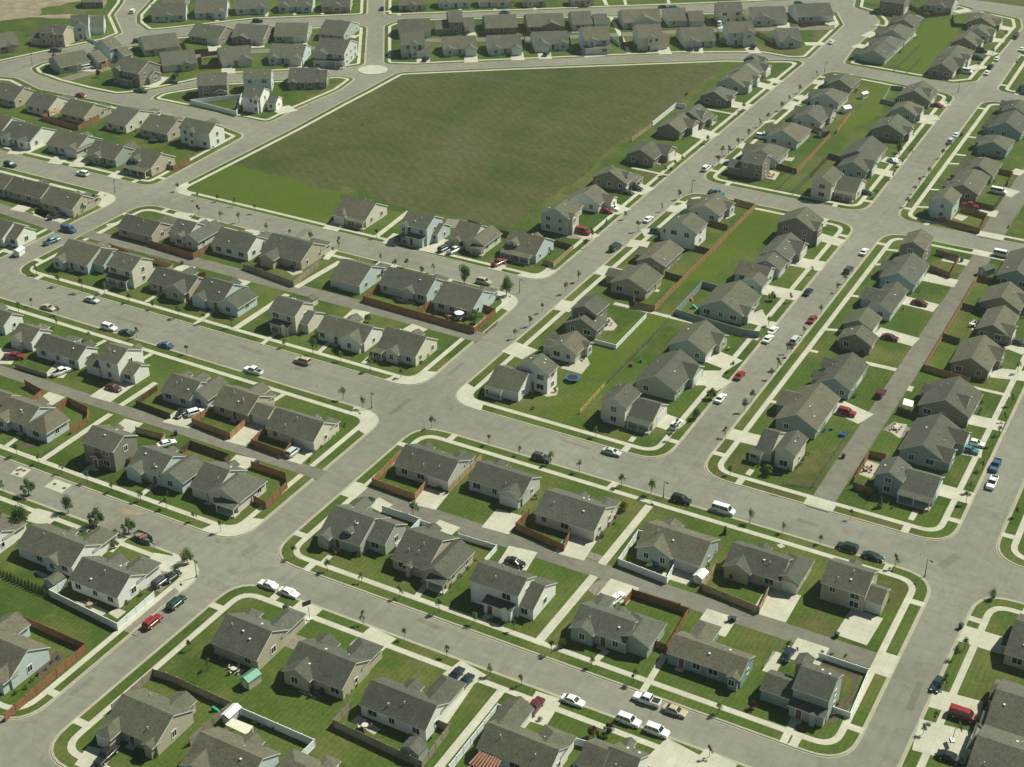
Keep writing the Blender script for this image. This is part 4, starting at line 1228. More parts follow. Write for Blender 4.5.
for e in FENCES.replace('\n', '|').split('|'):
    if not e.strip(): continue
    k, h, t, *pts = e.split()
    h = float(h)
    P_ = [at(t, *map(float, q.split(',')), h * .55) for q in pts]
    mat, word = FENCEM[k]
    cx, cy = [sum(q[i] for q in P_) / len(P_) for i in (0, 1)]
    root = obj('fence', None, None, (P_[0][0], P_[0][1], 0))
    rel = [(q[0] - P_[0][0], q[1] - P_[0][1]) for q in P_]
    panel, post, seen = MB(), [], set()
    for a, b in zip(rel[:-1], rel[1:]):
        L = math.dist(a, b); nseg = max(1, round(L / 2.4))
        if k in 'bodtg':
            npl = max(2, min(60, int(L / .3)))
            for i in range(npl):
                u0, u1 = (i + .04) / npl, (i + .96) / npl
                pa = (a[0] + (b[0] - a[0]) * u0, a[1] + (b[1] - a[1]) * u0); pb = (a[0] + (b[0] - a[0]) * u1, a[1] + (b[1] - a[1]) * u1)
                panel.bar(pa, pb, .03, GZ + .03, h + .1 + (.03 if i % 2 else 0))
            panel.bar(a, b, .07, .4, .5); panel.bar(a, b, .07, h - .3, h - .2)
        elif k in 'ws':
            panel.bar(a, b, .06, GZ + .06, h + .05); panel.bar(a, b, .11, h + .05, h + .14); panel.bar(a, b, .11, GZ + .03, .25)
        elif k == 'r':
            for z in (.35, .75, 1.12): panel.bar(a, b, .06, z, z + .085)
        else:
            for z in (.16, .55, .9, h): panel.bar(a, b, .035, z, z + .03)
            for i in range(int(L / .55)):
                u = (i + .5) / int(L / .55)
                panel.box(a[0] + (b[0] - a[0]) * u - .012, a[0] + (b[0] - a[0]) * u + .012, a[1] + (b[1] - a[1]) * u - .012, a[1] + (b[1] - a[1]) * u + .012, GZ, h)
        for i in range(nseg + 1):
            q = (a[0] + (b[0] - a[0]) * i / nseg, a[1] + (b[1] - a[1]) * i / nseg)
            if (round(q[0], 1), round(q[1], 1)) not in seen:
                seen.add((round(q[0], 1), round(q[1], 1))); post.append(q)
    obj('panel', panel.mesh('fence_panel', [mat]), root)
    if k not in _gd:
        mb = MB(); mb.box(-.07, .07, -.07, .07, 0, 1); mb.box(-.09, .09, -.09, .09, 1, 1.03)
        _gd[k] = mb.mesh('fence_post', [mat])
    for q in post[:60]:
        o = obj('post', _gd[k], root, (*q, GZ)); o.scale = (.45, .45, h + .1) if k == 'c' else (1, 1, h + .1)
    H = nearest_house(cx, cy)
    tag(root, '%s fence by %s' % (word, H['short']), 'fence')

# ------------------------------------------------------------------ trees, shrubs
def leaf_cloud(rng, n, rx, rz, zc, size, lobes=5, flat=.15):
    mb = MB()
    cs = []
    for _ in range(lobes):
        h_ = rng.uniform(-.55, .6); w_ = .75 - .55 * abs(h_ + .25)
        cs.append((rng.uniform(-w_, w_) * rx, rng.uniform(-w_, w_) * rx, zc + h_ * rz, rng.uniform(.26, .55)))
    for _ in range(n):
        c = rng.choice(cs)
        while True:
            d = Vector((rng.uniform(-1, 1), rng.uniform(-1, 1), rng.uniform(-1, 1)))
            if d.length < 1: break
        p = Vector((c[0] + d.x * rx * c[3], c[1] + d.y * rx * c[3], c[2] + d.z * rz * c[3]))
        nrm = Vector((d.x + rng.uniform(-.8, .8), d.y + rng.uniform(-.8, .8), d.z + rng.uniform(-.3, 1.0))).normalized()
        a = nrm.orthogonal().normalized(); b = nrm.cross(a)
        s = size * rng.uniform(.6, 1.3); t = rng.uniform(0, 6.28)
        u = a * math.cos(t) + b * math.sin(t); v = nrm.cross(u)
        mb.face([p - u * s * .6, p - v * s * .35, p + u * s * .6, p + v * s * .35])
    return mb

TREEM = []
for k in range(10):
    rng = random.Random(40 + k)
    tr = MB()
    h = 1.0
    if k < 5:        # young street tree, three metres
        lean = rng.uniform(-.08, .08)
        tr.tube((0, 0, 0), (lean, 0, 1.5), .055, .04); tr.tube((lean, 0, 1.5), (lean * 1.5, .05, 2.7), .04, .012)
        for _ in range(6):
            z = rng.uniform(1.2, 2.2); t = rng.uniform(0, 6.28)
            tr.tube((lean, 0, z), (lean + .45 * math.cos(t), .45 * math.sin(t), z + .45), .02, .006, 5)
        cr = leaf_cloud(rng, 300, .72, 1.0, 2.05, .19, 6)
    elif k < 8:      # grown round tree, five metres
        tr.tube((0, 0, 0), (.05, 0, 1.1), .13, .10); tr.tube((.05, 0, 1.1), (0, 0, 3.9), .10, .03)
        for _ in range(9):
            z = rng.uniform(1.2, 3.0); t = rng.uniform(0, 6.28)
            tr.tube((.04, 0, z), (1.1 * math.cos(t), 1.1 * math.sin(t), z + .8), .05, .012, 5)
        cr = leaf_cloud(rng, 1500, 1.75, 2.3, 2.75, .27, 12)
    else:            # conical conifer
        tr.tube((0, 0, 0), (0, 0, 2.3), .06, .015)
        cr = MB()
        for _ in range(420):
            u = rng.random() ** .7; t = rng.uniform(0, 6.28); z = .15 + 2.5 * (1 - u); r = .62 * u * rng.uniform(.6, 1.05)
            p = Vector((r * math.cos(t), r * math.sin(t), z)); o_ = Vector((math.cos(t), math.sin(t), .3)).normalized()
            s = .2; v = Vector((-math.sin(t), math.cos(t), 0))
            cr.face([p - v * s * .4, p + o_ * s, p + v * s * .4, p - o_ * s * .4])
    TREEM.append((tr.mesh('tree_trunk', [M['bark']]), cr))
_cr = {}
def crown_mesh(k, leaf):
    if (k, leaf) not in _cr: _cr[(k, leaf)] = TREEM[k][1].mesh('tree_crown', [LEAF[leaf]])
    return _cr[(k, leaf)]

def tree(x, y, kind, scale, leaf, rng):
    k = {'s': rng.randrange(5), 'b': 5 + rng.randrange(3), 'c': 8 + rng.randrange(2)}[kind]
    root = obj('tree', None, None, (x, y, GZ), rng.uniform(0, 6.28))
    root.scale = (scale * rng.uniform(.9, 1.1), scale * rng.uniform(.9, 1.1), scale)
    obj('trunk', TREEM[k][0], root); obj('crown', crown_mesh(k, leaf), root)
    return root

TREES = '''
near side of the lowest street;24 140,672 385,762;25 640,102 900,212;35 70,272;14 700,640;45 175,702
far side of the lowest street;14 745,275 945,357;24 130,422 360,512 595,602 805,672;35 250,80 490,160 740,260;45 228,442;34 20,712
near side of the lower left street;03 20,640 175,668b.75 410,768b.75;04 580,85b.7 775,130b.65 700,185 580,135
far side of the lower left street;03 105,432 235,477 375,537 525,592 675,647 845,700;13 -15,700 -20,745;14 145,55 305,120
near side of the wide middle street;02 190,300 348,352 115,348 340,422 820,492 537,507;12 102,588;23 135,145 550,262 895,362 20,90;33 55,427 243,480 415,528s1.3 668,617s1.3 845,665s1.25;44 418,65 617,122 840,190;54 245,330s1.2
far side of the wide middle street;02 220,110 357,178s1.3 492,215s1.5 630,225s1.3 775,278 920,318;12 55,368 207,402 370,430 690,548 860,590s1.3 884,500;22 182,690 365,730 6,630;33 515,318;43 300,545;54 -20,40
near side of the street below field;11 175,520 305,550 415,567 580,618 720,650 845,690 1010,710s1.3;P11 220,195 332,225 500,275 603,300 710,320;22 490,120 330,85
field side of the street below field;11 50,378 167,430 287,440 390,468 512,510;21 220,660 690,735 380,690
left verge of the long diagonal street;P20 680,650 632,700 505,757 840,620 925,440;31 490,670 575,600 990,245 930,285;P21 320,185;31 455,720
right verge of the long diagonal street;32 410,152 335,222 195,338 120,418 30,495;31 990,420 910,497 768,620 690,545;41 205,220 268,158 385,58 140,90 325,115;40 800,458 695,552 630,608 585,657 505,717 455,755
left verge of the right diagonal street;33 960,340 1000,285;43 95,210b.5 185,90b.5;42 790,110 665,278 530,418 312,690;51 285,230 235,308 130,418 345,168 270,150b.6;50 560,640 740,420 830,330 910,225
right verge of the right diagonal street;43 430,105 385,165 270,318;42 990,160 940,215 845,350 742,468 665,598 640,580 585,678 545,735;51 390,345 445,285 530,178 365,390 320,470 555,135;50 970,400 1005,350
verges of the far right street;55 480,492 545,290 415,565 660,55 610,110;54 830,520b.5 970,30 ;53 945,130 900,225 870,310 690,650 830,370 770,520 670,720;52 980,700;44 270,135c.6
'''
def parse_trees():
    for ln in TREES.strip().split('\n'):
        ph, *gs = ln.split(';')
        for g_ in gs:
            t, *ps = g_.split()
            for p in ps:
                m = re.match(r'(-?[\d.]+),(-?[\d.]+)(?:([sbc])([\d.]+)?)?$', p)
                yield ph, t, float(m[1]), float(m[2]), m[3] or 's', float(m[4] or 1)
rng = random.Random(5)
for ph, t, x, y, kd, s in parse_trees():
    X, Y = at(t, x, y, .1)
    if ph.startswith('right verge of the long') and Y > 380: X += 1.3
    o = tree(X, Y, kd, s * rng.uniform(.8, 1.2) * (1.2 if kd == 'b' else 1), rng.choice((0, 0, 1, 2)) if kd != 'c' else 1, rng)
    word = {'s': 'thin young tree', 'b': 'round leafy tree', 'c': 'small cone-shaped conifer'}[kd]
    tag(o, '%s on %s' % (word, ph), 'tree', 'street trees')
# the bigger and the odd ones
for t, x, y, kd, s, lf, lab in (('22', 745, 168, 'b', 1.15, 1, 'big round green tree between two driveways below the big field'),
        ('22', 1000, 235, 'b', 1.1, 1, 'round green tree at the corner below the big field'), ('22', 808, 408, 'b', 1.0, 0, 'round green tree inside the reddish brown corner fence'),
        ('04', 140, 118, 'b', 1.3, 1, 'large round tree between two houses at the far left bottom'), ('14', 105, 305, 'b', .75, 0, 'round tree on the corner left of the diagonal street'),
        ('22', 170, 395, 'b', .55, 1, 'bushy small tree beside the alley driveway'), ('22', 570, 350, 'c', .8, 2, 'blue-green conifer inside the long reddish brown fence'),
        ('43', 530, 545, 'b', .6, 0, 'bushy tree before the cream house on the right corner'), ('53', 155, 740, 'c', 1.0, 2, 'blue-green conifer before the blue corner house'),
        ('42', 550, 268, 'b', .6, 1, 'dark bushy tree in a front garden by the right diagonal'), ('42', 480, 252, 's', .9, 1, 'dark shrub-like tree by a garage on the right diagonal'),
        ('35', 500, 585, 'b', .6, 3, 'dark plum-leaved tree, left of a pair beside the lowest street'), ('35', 590, 565, 'b', .6, 3, 'dark plum-leaved tree, right of a pair beside the lowest street'),
        ('45', 435, 415, 'b', .42, 3, 'small plum-red tree in a round bed on the lawn'), ('44', 300, 425, 's', .75, 3, 'tiny plum-red tree inside a tan fenced yard'),
        ('15', 230, 180, 's', .9, 0, 'thin sapling in the broad lawn behind the corner house'), ('15', 115, 62, 's', .8, 3, 'plum-leaved sapling in the broad lawn by the diagonal'),
        ('35', 310, 45, 'b', .42, 1, 'small bushy tree in a kidney bed by the path'), ('44', 270, 130, 'c', .75, 1, 'narrow conifer beside the pavement of the middle street'),
        ('00', 590, 462, 'b', .6, 3, 'plum-red tree by the long driveway at upper left'), ('00', 325, 350, 'b', .5, 3, 'dark plum tree behind the sage house at upper left'), ('00', 575, 300, 'b', .4, 3, 'small plum tree by the curving street'),
        ('00', 735, 352, 's', 1.0, 3, 'reddish sapling by a garage at upper left'), ('P20', 695, 405, 's', 1.2, 1, 'young tree at the end of the white fence by the field'),
        ('34', 660, 745, 'b', .9, 0, 'pale round blossom tree'), ('24', 440, 35, 's', 1.4, 1, 'dark sapling by the white fence at the alley'), ('04', 690, 215, 'b', .45, 0, 'low rounded tree in a front lawn left of the diagonal'),
        ('01', 500, 510, 's', 1.2, 0, 'sapling beside the tan corner house at left'), ('01', 575, 465, 's', 1.3, 1, 'dark sapling before the tan corner house at left'),
        ('51', 270, 165, 's', 1.5, 1, 'tall sapling in a front lawn by the upper right diagonal'), ('34', 255, 90, 'c', .2, 1, 'tiny conifer'), ('33', 685, 760, 'b', .55, 4, 'pale yellow-green tree at the end of the cream house')):
    if lab in ('pale round blossom tree', 'tiny conifer'): continue
    X, Y = at(t, x, y, .1)
    tag(tree(X, Y, kd, s, lf, rng), lab, 'tree')
# the row of arborvitae behind the white houses at lower left
for k in range(14):
    u = k / 13
    X, Y = at('04', 5 + 280 * u, 372 + 125 * u, .3)
    tag(tree(X, Y, 'c', rng.uniform(.58, .72), 1, rng), 'small dark conifer in the dense row along the left garden edge', 'conifer', 'row of small conifers')
# shrubs by the house walls
SHM = [leaf_cloud(random.Random(90 + k), 260, .55, .5, .42, .13, 4) for k in range(3)]
_sh = {}
SHRUBS = '''
05 95,320 150,285 190,245 235,205 275,170 310,130 350,105;05 915,690a1.7;25 545,590 100,265y;24 125,255y 665,440y 820,285y 720,385 770,335;24 -25,225y;14 990,250y;34 525,155 550,125 590,75 630,35;44 205,250 165,315 150,330
45 940,385 920,450 770,375;45 850,75 910,90 1000,95;P33 70,290 90,270 115,300 250,320;P12 355,165 260,250 285,220 305,205;13 880,370 910,350 940,330 965,315 990,290;12 1005,560 890,470;22 530,600 490,640 555,570
13 840,455;P22 450,490a1.6;43 700,500 720,480 765,420 735,450;43 215,735a1.2 470,490;54 210,530;53 230,740a1.2 770,110 760,150 750,175;42 430,300 410,330;32 740,230a1.6 650,210;03 170,340 200,330 260,350 315,325 340,305 375,285;03 630,520 600,510 665,505y;13 870,405y
04 830,470 800,490 760,545;04 145,665 580,130a1.3;15 510,500 560,520 610,540;25 40,330 70,300;35 180,480 60,370a1.2;34 320,740;33 140,145 900,100;20 135,750 ;22 370,655;P11 80,290a1.4;41 330,320;02 855,135y'''
nsh = 0
for e in SHRUBS.replace('\n', ';').split(';'):
    if not e.strip(): continue
    t, *ps = e.split()
    for p in ps:
        m = re.match(r'(-?[\d.]+),(-?[\d.]+)([ya])?([\d.]+)?$', p)
        X, Y = at(t, float(m[1]), float(m[2]), .3)
        lf = 4 if m[3] == 'y' else rng.choice((0, 1, 1, 2))
        k = rng.randrange(3)
        if (k, lf) not in _sh: _sh[(k, lf)] = SHM[k].mesh('shrub_leaves', [LEAF[lf]])
        o = obj('shrub', _sh[(k, lf)], None, (X, Y, GZ), rng.uniform(0, 6.28))
        s = float(m[4] or 1) * rng.uniform(.75, 1.15); o.scale = (s, s, s * rng.uniform(.8, 1.1))
        H = nearest_house(X, Y)
        tag(o, '%s shrub beside the %s' % ('golden yellow' if lf == 4 else 'round green', H['short']), 'shrub', 'garden shrubs')

# more planting at the foot of the house walls, as every garden here has some
rs = random.Random(77)
for H in list(HOUSES):
    x0, x1, y0, y1 = H['boxes'][0]
    cs, sn = math.cos(H['ang']), math.sin(H['ang'])
    for k in range(rs.choice((0, 1, 1, 2, 2))):
        if rs.random() < .6: lx, ly = rs.uniform(x0 + .5, x1 - .5), y0 - rs.uniform(.2, .9)
        else: lx, ly = x1 + rs.uniform(.3, .9), rs.uniform(y0 + 1, y1 - 1)
        X, Y = H['base'][0] + lx * cs - ly * sn, H['base'][1] + lx * sn + ly * cs
        if not in_block((X, Y)): continue
        lf = rs.choice((0, 1, 1, 2, 2)); m_ = rs.randrange(3)
        if (m_, lf) not in _sh: _sh[(m_, lf)] = SHM[m_].mesh('shrub_leaves', [LEAF[lf]])
        o = obj('shrub', _sh[(m_, lf)], None, (X, Y, GZ), rs.uniform(0, 6.28))
        s = rs.uniform(.8, 1.5); o.scale = (s, s, s * rs.uniform(.8, 1.3))
        tag(o, 'round green shrub beside the %s' % H['short'], 'shrub', 'garden shrubs')

# ------------------------------------------------------------------ vehicles
def car_profile(kind):
    """length, width, list of (x, z of the deck) for the lower body, cabin outline (x at belt, x at roof ...), roof height"""
    return {'sedan': (4.7, 1.8, [(-2.35, .62), (-2.28, .86), (-1.45, .93), (1.0, .92), (2.15, .76), (2.35, .55)], (-1.75, -1.05, .35, 1.15), 1.42),
            'suv': (4.7, 1.9, [(-2.35, .70), (-2.3, 1.05), (-1.5, 1.08), (1.05, 1.06), (2.2, .95), (2.35, .65)], (-2.28, -2.0, .45, 1.1), 1.76),
            'van': (5.3, 1.98, [(-2.65, .70), (-2.62, 1.15), (-1.5, 1.18), (1.6, 1.16), (2.5, .98), (2.65, .65)], (-2.62, -2.52, 1.1, 1.75), 2.05),
            'pickup': (5.5, 1.95, [(-2.75, .75), (-2.72, 1.02), (-1.0, 1.03), (1.35, 1.05), (2.6, .98), (2.75, .65)], (-.95, -.75, .65, 1.3), 1.8)}[kind]
_car = {}
def car_meshes(kind, colr):
    if (kind, colr) in _car: return _car[(kind, colr)]
    L, W, deck, cab, zr = car_profile(kind)
    mb = MB(); hw = W / 2; z0 = .24
    sec = []
    for x, z in deck:
        t = 1 - .10 * max(0, (abs(x) - L / 2 + .5) / .5)
        zs = z0 + (.1 if abs(x) > L / 2 - .1 else 0)
        sec.append([(x, -hw * t * .93, zs), (x, -hw * t, (zs + z) / 2), (x, -hw * t * .97, z - .08), (x, -hw * t * .86, z), (x, hw * t * .86, z), (x, hw * t * .97, z - .08), (x, hw * t, (zs + z) / 2), (x, hw * t * .93, zs)])
    vs = [p for s in sec for p in s]; n = len(sec); f = []
    for i in range(n - 1):
        for k in range(8):
            a, b = i * 8 + k, i * 8 + (k + 1) % 8
            f.append((a, a + 8, b + 8, b))
    f.append(tuple(range(7, -1, -1))[::-1]); f.append(tuple((n - 1) * 8 + k for k in range(7, -1, -1)))
    mb.solid(vs, f)
    xb0, xr0, xr1, xb1 = cab
    def zdeck(x):
        for (xa, za), (xc, zc) in zip(deck[:-1], deck[1:]):
            if xa <= x <= xc: return za + (zc - za) * (x - xa) / (xc - xa)
        return deck[0][1]
    zb = max(zdeck(xb0), zdeck(xb1)) - .03
    def ringc(z, xa, xc, w): return [(xa, -w, z), (xc, -w, z), (xc, w, z), (xa, w, z)]
    a_, b_ = ringc(zb, xb0, xb1, hw * .87), ringc(zr - .09, xr0, xr1, hw * .74)
    gl = MB(); gl.solid(a_ + b_, [(0, 1, 5, 4), (1, 2, 6, 5), (2, 3, 7, 6), (3, 0, 4, 7), (4, 5, 6, 7)])
    # roof and pillars are painted
    c_, d_ = ringc(zr - .10, xr0 - .06, xr1 + .07, hw * .77), ringc(zr, xr0 + .1, xr1 - .1, hw * .66)
    mb.solid(c_ + d_, [(3, 2, 1, 0), (0, 1, 5, 4), (1, 2, 6, 5), (2, 3, 7, 6), (3, 0, 4, 7), (4, 5, 6, 7)])
    for i in range(4):
        p, q = Vector(a_[i]), Vector(b_[i]); mb.tube(p * 1.003, q * 1.003, .055, .05, 4)
    for s in (-1, 1):
        xm = (xr0 + xr1) / 2
        mb.tube((xm, s * hw * .875, zb), (xm, s * hw * .755, zr - .09), .05, .045, 4)
        if kind in ('suv', 'van'): mb.tube((xm - .85, s * hw * .875, zb), (xm - .85, s * hw * .755, zr - .09), .06, .05, 4)
        mb.box(xb1 - .35, xb1 - .15, s * (hw + .05) - .08, s * (hw + .05) + .08, zb, zb + .14)
    if kind == 'pickup':
        bed = MB(); bed.box(-2.58, -1.05, -hw * .72, hw * .72, 1.0, 1.036)
        for s in (-1, 1): mb.box(-2.7, -1.0, s * hw * .84 - .06, s * hw * .84 + .06, 1.0, 1.14)
        mb.box(-2.72, -2.62, -hw * .84, hw * .84, 1.0, 1.14)
        bedm = bed.mesh('cargo_bed', [M['rubber']])
    else: bedm = None
    li = MB(); tl = MB()
    li.box(-.16, -.02, -.18, .18, .58, .72)
    tl.box(-.02, .1, -.12, .12, .66, .84)
    r = (mb.mesh('car_body', [CARM[colr]]), gl.mesh('car_windows', [M['glass']]), li.mesh('headlight', [M['lamp_glass']]), tl.mesh('taillight', [M['tail']]), bedm)
    _car[(kind, colr)] = r
    return r
mb = MB(); mb.tube((0, -.11, 0), (0, .11, 0), .34, .34, 14); WHEEL = mb.mesh('wheel', [M['rubber']])
mb = MB(); mb.tube((0, -.125, 0), (0, .125, 0), .2, .2, 10); RIM = mb.mesh('rim', [M['vent']])

def vehicle(x, y, ang, kind, colr):
    L, W, *_ = car_profile(kind)
    b, g_, hl, tl, bed = car_meshes(kind, colr)
    root = obj({'sedan': 'parked_car', 'suv': 'parked_suv', 'van': 'parked_van', 'pickup': 'pickup_truck'}[kind], None, None, (x, y, KH * 0 + .01), ang)
    root.scale = (.9, .9, .9)
    obj('body', b, root); obj('windows', g_, root)
    if math.hypot(x, y) < 430:
        for s in (-1, 1):
            obj('headlight', hl, root, (L / 2, s * W * .33, 0)); obj('taillight', tl, root, (-L / 2, s * W * .37, 0))
    if bed: obj('cargo_bed', bed, root)
    for sx in (-1, 1):
        for sy in (-1, 1):
            wl = obj('wheel', WHEEL, root, (sx * L * .3, sy * (W / 2 - .1), .34))
            obj('rim', RIM, wl)
    return root

# tile x,y, heading (degrees from +X), kind, colour, on the lawn side (d) or in the street (s), where
CARS = '''
05 640,690 -88 pickup black d;14 38,540 90 suv dark_green s;04 915,655 90 suv red s;04 968,412 88 suv dark_grey d;14 590,432 180 sedan white s;14 712,478 0 sedan white s;14 10,385 85 sedan black d
25 692,208 -92 sedan dark_blue d;25 750,248 -92 sedan dark_blue d;35 148,400 90 pickup maroon d;35 378,358 0 sedan white s;35 822,352 180 pickup white s;35 712,478 0 suv white s;35 882,540 0 suv white s;35 990,418 0 sedan tan s
45 645,85 88 sedan dark_blue d;55 502,260 -92 sedan dark_green s;55 655,450 0 van red d;55 575,700 0 sedan black d;54 115,262 0 sedan dark_green s;44 1005,208 180 suv dark_green s;34 640,515 80 sedan white d;34 32,298 0 sedan black d
53 830,588 -90 pickup white s;53 850,485 -90 pickup blue s;53 692,392 0 sedan teal d;53 728,352 0 sedan white d;53 160,55 88 suv maroon s;43 1000,168 0 suv red d;43 245,80 90 sedan white s;33 1028,690 0 suv black s;43 262,752 0 van white s
33 190,440 0 suv dark_grey s;33 612,402 0 sedan silver s;23 160,715 88 suv black d;13 740,405 88 suv silver d;13 155,170 60 suv white d;13 72,172 -88 sedan black d;03 1000,355 60 sedan white d;03 682,20 0 sedan maroon d
02 85,602 30 pickup red d;02 370,692 72 pickup white d;02 287,305 0 sedan tan s;02 550,258 0 sedan silver s;02 655,425 0 suv white s;02 757,455 180 sedan dark_green s;02 992,530 180 sedan blue s;12 500,684 180 pickup white s;12 795,626 180 suv tan s
22 865,150 0 suv tan s;22 955,38 75 pickup red d;01 412,606 0 van blue s;01 310,676 80 pickup teal s;01 495,270 180 suv white s;01 60,218 0 suv dark_green s;01 335,528 70 pickup dark_blue d;21 355,660 -88 sedan black d;21 625,722 80 suv dark_grey d;21 690,730 80 pickup white d
31 435,620 0 van red d;31 632,714 85 van dark_green s;31 830,543 88 sedan white s;31 580,494 0 sedan red d;31 614,478 0 sedan white d;31 698,382 0 sedan black d;31 757,359 0 sedan black d;31 885,622 0 suv dark_grey d
41 220,387 0 pickup teal s;41 158,238 88 suv white s;41 302,212 0 sedan blue d;41 490,50 0 suv white d;42 770,210 88 sedan dark_blue s;42 795,374 88 sedan red s;42 692,500 90 suv silver s;42 530,492 88 sedan white s;42 360,710 88 sedan red s;42 1012,80 88 suv dark_grey s
52 395,280 0 sedan maroon d;52 217,486 0 sedan maroon d;52 985,515 0 sedan dark_grey d;51 583,74 88 suv silver s;51 615,38 88 sedan white s;51 235,194 -25 sedan silver d;51 70,384 0 sedan dark_green d;51 697,464 0 pickup red d;51 62,738 88 sedan white s;51 868,380 0 van white d
50 500,629 0 sedan red d;50 672,428 0 van white d;50 800,433 88 sedan white s;50 820,397 88 suv black s;50 745,348 0 suv dark_green d;50 762,303 0 van dark_grey d;50 858,350 88 sedan white s;50 972,218 88 suv dark_grey s;50 1008,292 88 sedan white s;50 975,200 88 sedan red s
40 910,248 88 sedan white s;40 715,18 36 suv teal s;40 740,42 36 sedan white s;40 440,280 100 suv black d;40 70,290 100 suv dark_grey d;40 106,290 100 sedan black d;30 920,38 36 sedan black s;30 985,44 36 suv teal s;30 218,322 100 suv dark_grey d;20 515,354 100 suv black d;20 988,70 36 sedan teal s;20 755,200 100 suv black d;20 252,48 120 sedan dark_blue s
10 525,124 36 suv black s;10 820,414 36 sedan silver s;10 896,380 110 sedan red d;10 32,456 110 suv black d;10 10,490 36 sedan black s;00 795,66 120 suv white s;00 335,300 36 suv dark_grey s;00 830,245 36 suv black s;00 485,568 0 sedan red s;00 523,404 60 van white d;00 845,542 15 pickup dark_grey s;00 905,688 30 sedan white d;00 935,690 30 suv dark_grey d
40 240,140 100 van white d;43 -20,240 88 suv white s;P31 20,550 88 sedan white s;52 890,-10 0 van white d'''
for e in CARS.replace('\n', ';').split(';'):
    if not e.strip(): continue
    t, p, a, kd, cl, wh = e.split()
    X, Y = at(t, *map(float, p.split(',')), .7)
    cl = cl.replace('_', ' ')
    o = vehicle(X, Y, R(float(a)), kd, cl)
    if wh == 'd': o.location.z = KH + .02
    H = nearest_house(X, Y)
    kw = {'sedan': 'car', 'suv': 'estate car', 'van': 'van', 'pickup': 'pickup'}[kd]
    kw = {'sedan': 'car', 'suv': 'suv', 'van': 'van', 'pickup': 'pickup'}[kd]
    tag(o, '%s %s %s by %s' % (cl, kw, 'on drive' if wh == 'd' else 'at kerb', H['short']), kw, 'cars on the drives' if wh == 'd' else 'cars parked along the kerbs')

# ------------------------------------------------------------------ sheds, patios and small things
def shed(t, A, B, C, h, roofmat, wallmat, lab, name='garden_shed', arch=False):
    a, b, c = (Vector(at(t, *q, .15)) for q in (A, B, C))
    far = a.length > 400
    W, D = min(2.6 if far else 3.4, (b - a).length), min(2.6 if far else 3.8, (c - b).length)
    mid = (a + c) / 2
    root = obj(name, None, None, (mid.x, mid.y, 0), math.atan2((b - a).y, (b - a).x))
    mb = MB(); mb.box(-W / 2, W / 2, -D / 2, D / 2, GZ, h)
    v = [(-W / 2, -D / 2, h), (W / 2, -D / 2, h), (0, -D / 2, h + W * .26), (-W / 2, D / 2, h), (W / 2, D / 2, h), (0, D / 2, h + W * .26)]
    mb.solid(v, [(0, 1, 2), (5, 4, 3), (0, 2, 5, 3), (2, 1, 4, 5), (1, 0, 3, 4)])
    obj('wall', mb.mesh('shed_wall', [wallmat]), root)
    rf = MB(); o = .15
    for s in (-1, 1):
        q = [(s * (W / 2 + o), -D / 2 - o, h - o * .52), (s * (W / 2 + o), D / 2 + o, h - o * .52), (0, D / 2 + o, h + W * .26), (0, -D / 2 - o, h + W * .26)]
        q2 = [(x, y, z + .09) for x, y, z in q]
        ff = [(0, 3, 2, 1), (4, 5, 6, 7), (0, 1, 5, 4), (2, 3, 7, 6), (1, 2, 6, 5), (3, 0, 4, 7)]
        rf.solid(q + q2, ff if s > 0 else [tuple(reversed(f_)) for f_ in ff])
    obj('roof', rf.mesh('shed_roof', [roofmat]), root)
    db = MB(); db.box(-W * .22, W * .22, -D / 2 - .04, -D / 2, GZ + .05, h * .85); obj('door', db.mesh('shed_door', [M['trim']]), root)
    tag(root, lab, 'shed')
M['green_metal'] = plain('green_metal', (.075, .20, .14), .5, .1)
M['white_metal'] = plain('white_metal', (.70, .70, .66), .4)
M['patio'] = mat_concrete('patio_concrete', (.42, .38, .30), .9)
M['red_slats'] = plain('stained_slats', (.27, .125, .085), .8, var=.25)
shed('15', (435, 275), (485, 305), (540, 245), 1.9, M['green_metal'], WALLM['t'], 'small shed with a striped green metal roof behind a tan house')
shed('15', (308, 488), (352, 508), (436, 452), 1.8, M['white_metal'], WALLM['y'], 'white metal shed with rounded roof in the corner of the fences')
shed('25', (362, 690), (485, 745), (535, 682), 2.0, ROOFS[1], WALLM['g'], 'grey shed set into the corner of the weathered grey fence')
shed('04', (275, 455), (335, 480), (390, 430), 1.8, ROOFS[1], WALLM['y'], 'small grey shed at the corner of the white vinyl fence')
shed('44', (80, 420), (130, 440), (165, 400), 1.7, M['white_metal'], WALLM['w'], 'small white shed beside the alley and a tan fence')
shed('P30', (195, 550), (222, 562), (245, 535), 2.2, ROOFS[4], WALLM['k'], 'round grey shed near the orange fence at upper right')
shed('P30', (290, 455), (310, 465), (330, 440), 1.8, M['white_metal'], WALLM['w'], 'white domed shed by the orange fence, upper right')
shed('P30', (365, 395), (380, 400), (398, 385), 1.8, M['white_metal'], WALLM['w'], 'small pale shed alone on the green strip, upper right')
shed('12', (820, 290), (860, 305), (885, 285), 2.0, ROOFS[2], WALLM['c'], 'little brown roofed shed beside the alley')
shed('02', (95, 0), (130, 5), (140, -20), 1.6, M['white_metal'], WALLM['w'], 'low white shed at the left edge by the alley')
shed('52', (760, 115), (800, 135), (825, 95), 1.9, ROOFS[1], WALLM['g'], 'dark grey shed beside the right-hand alley')

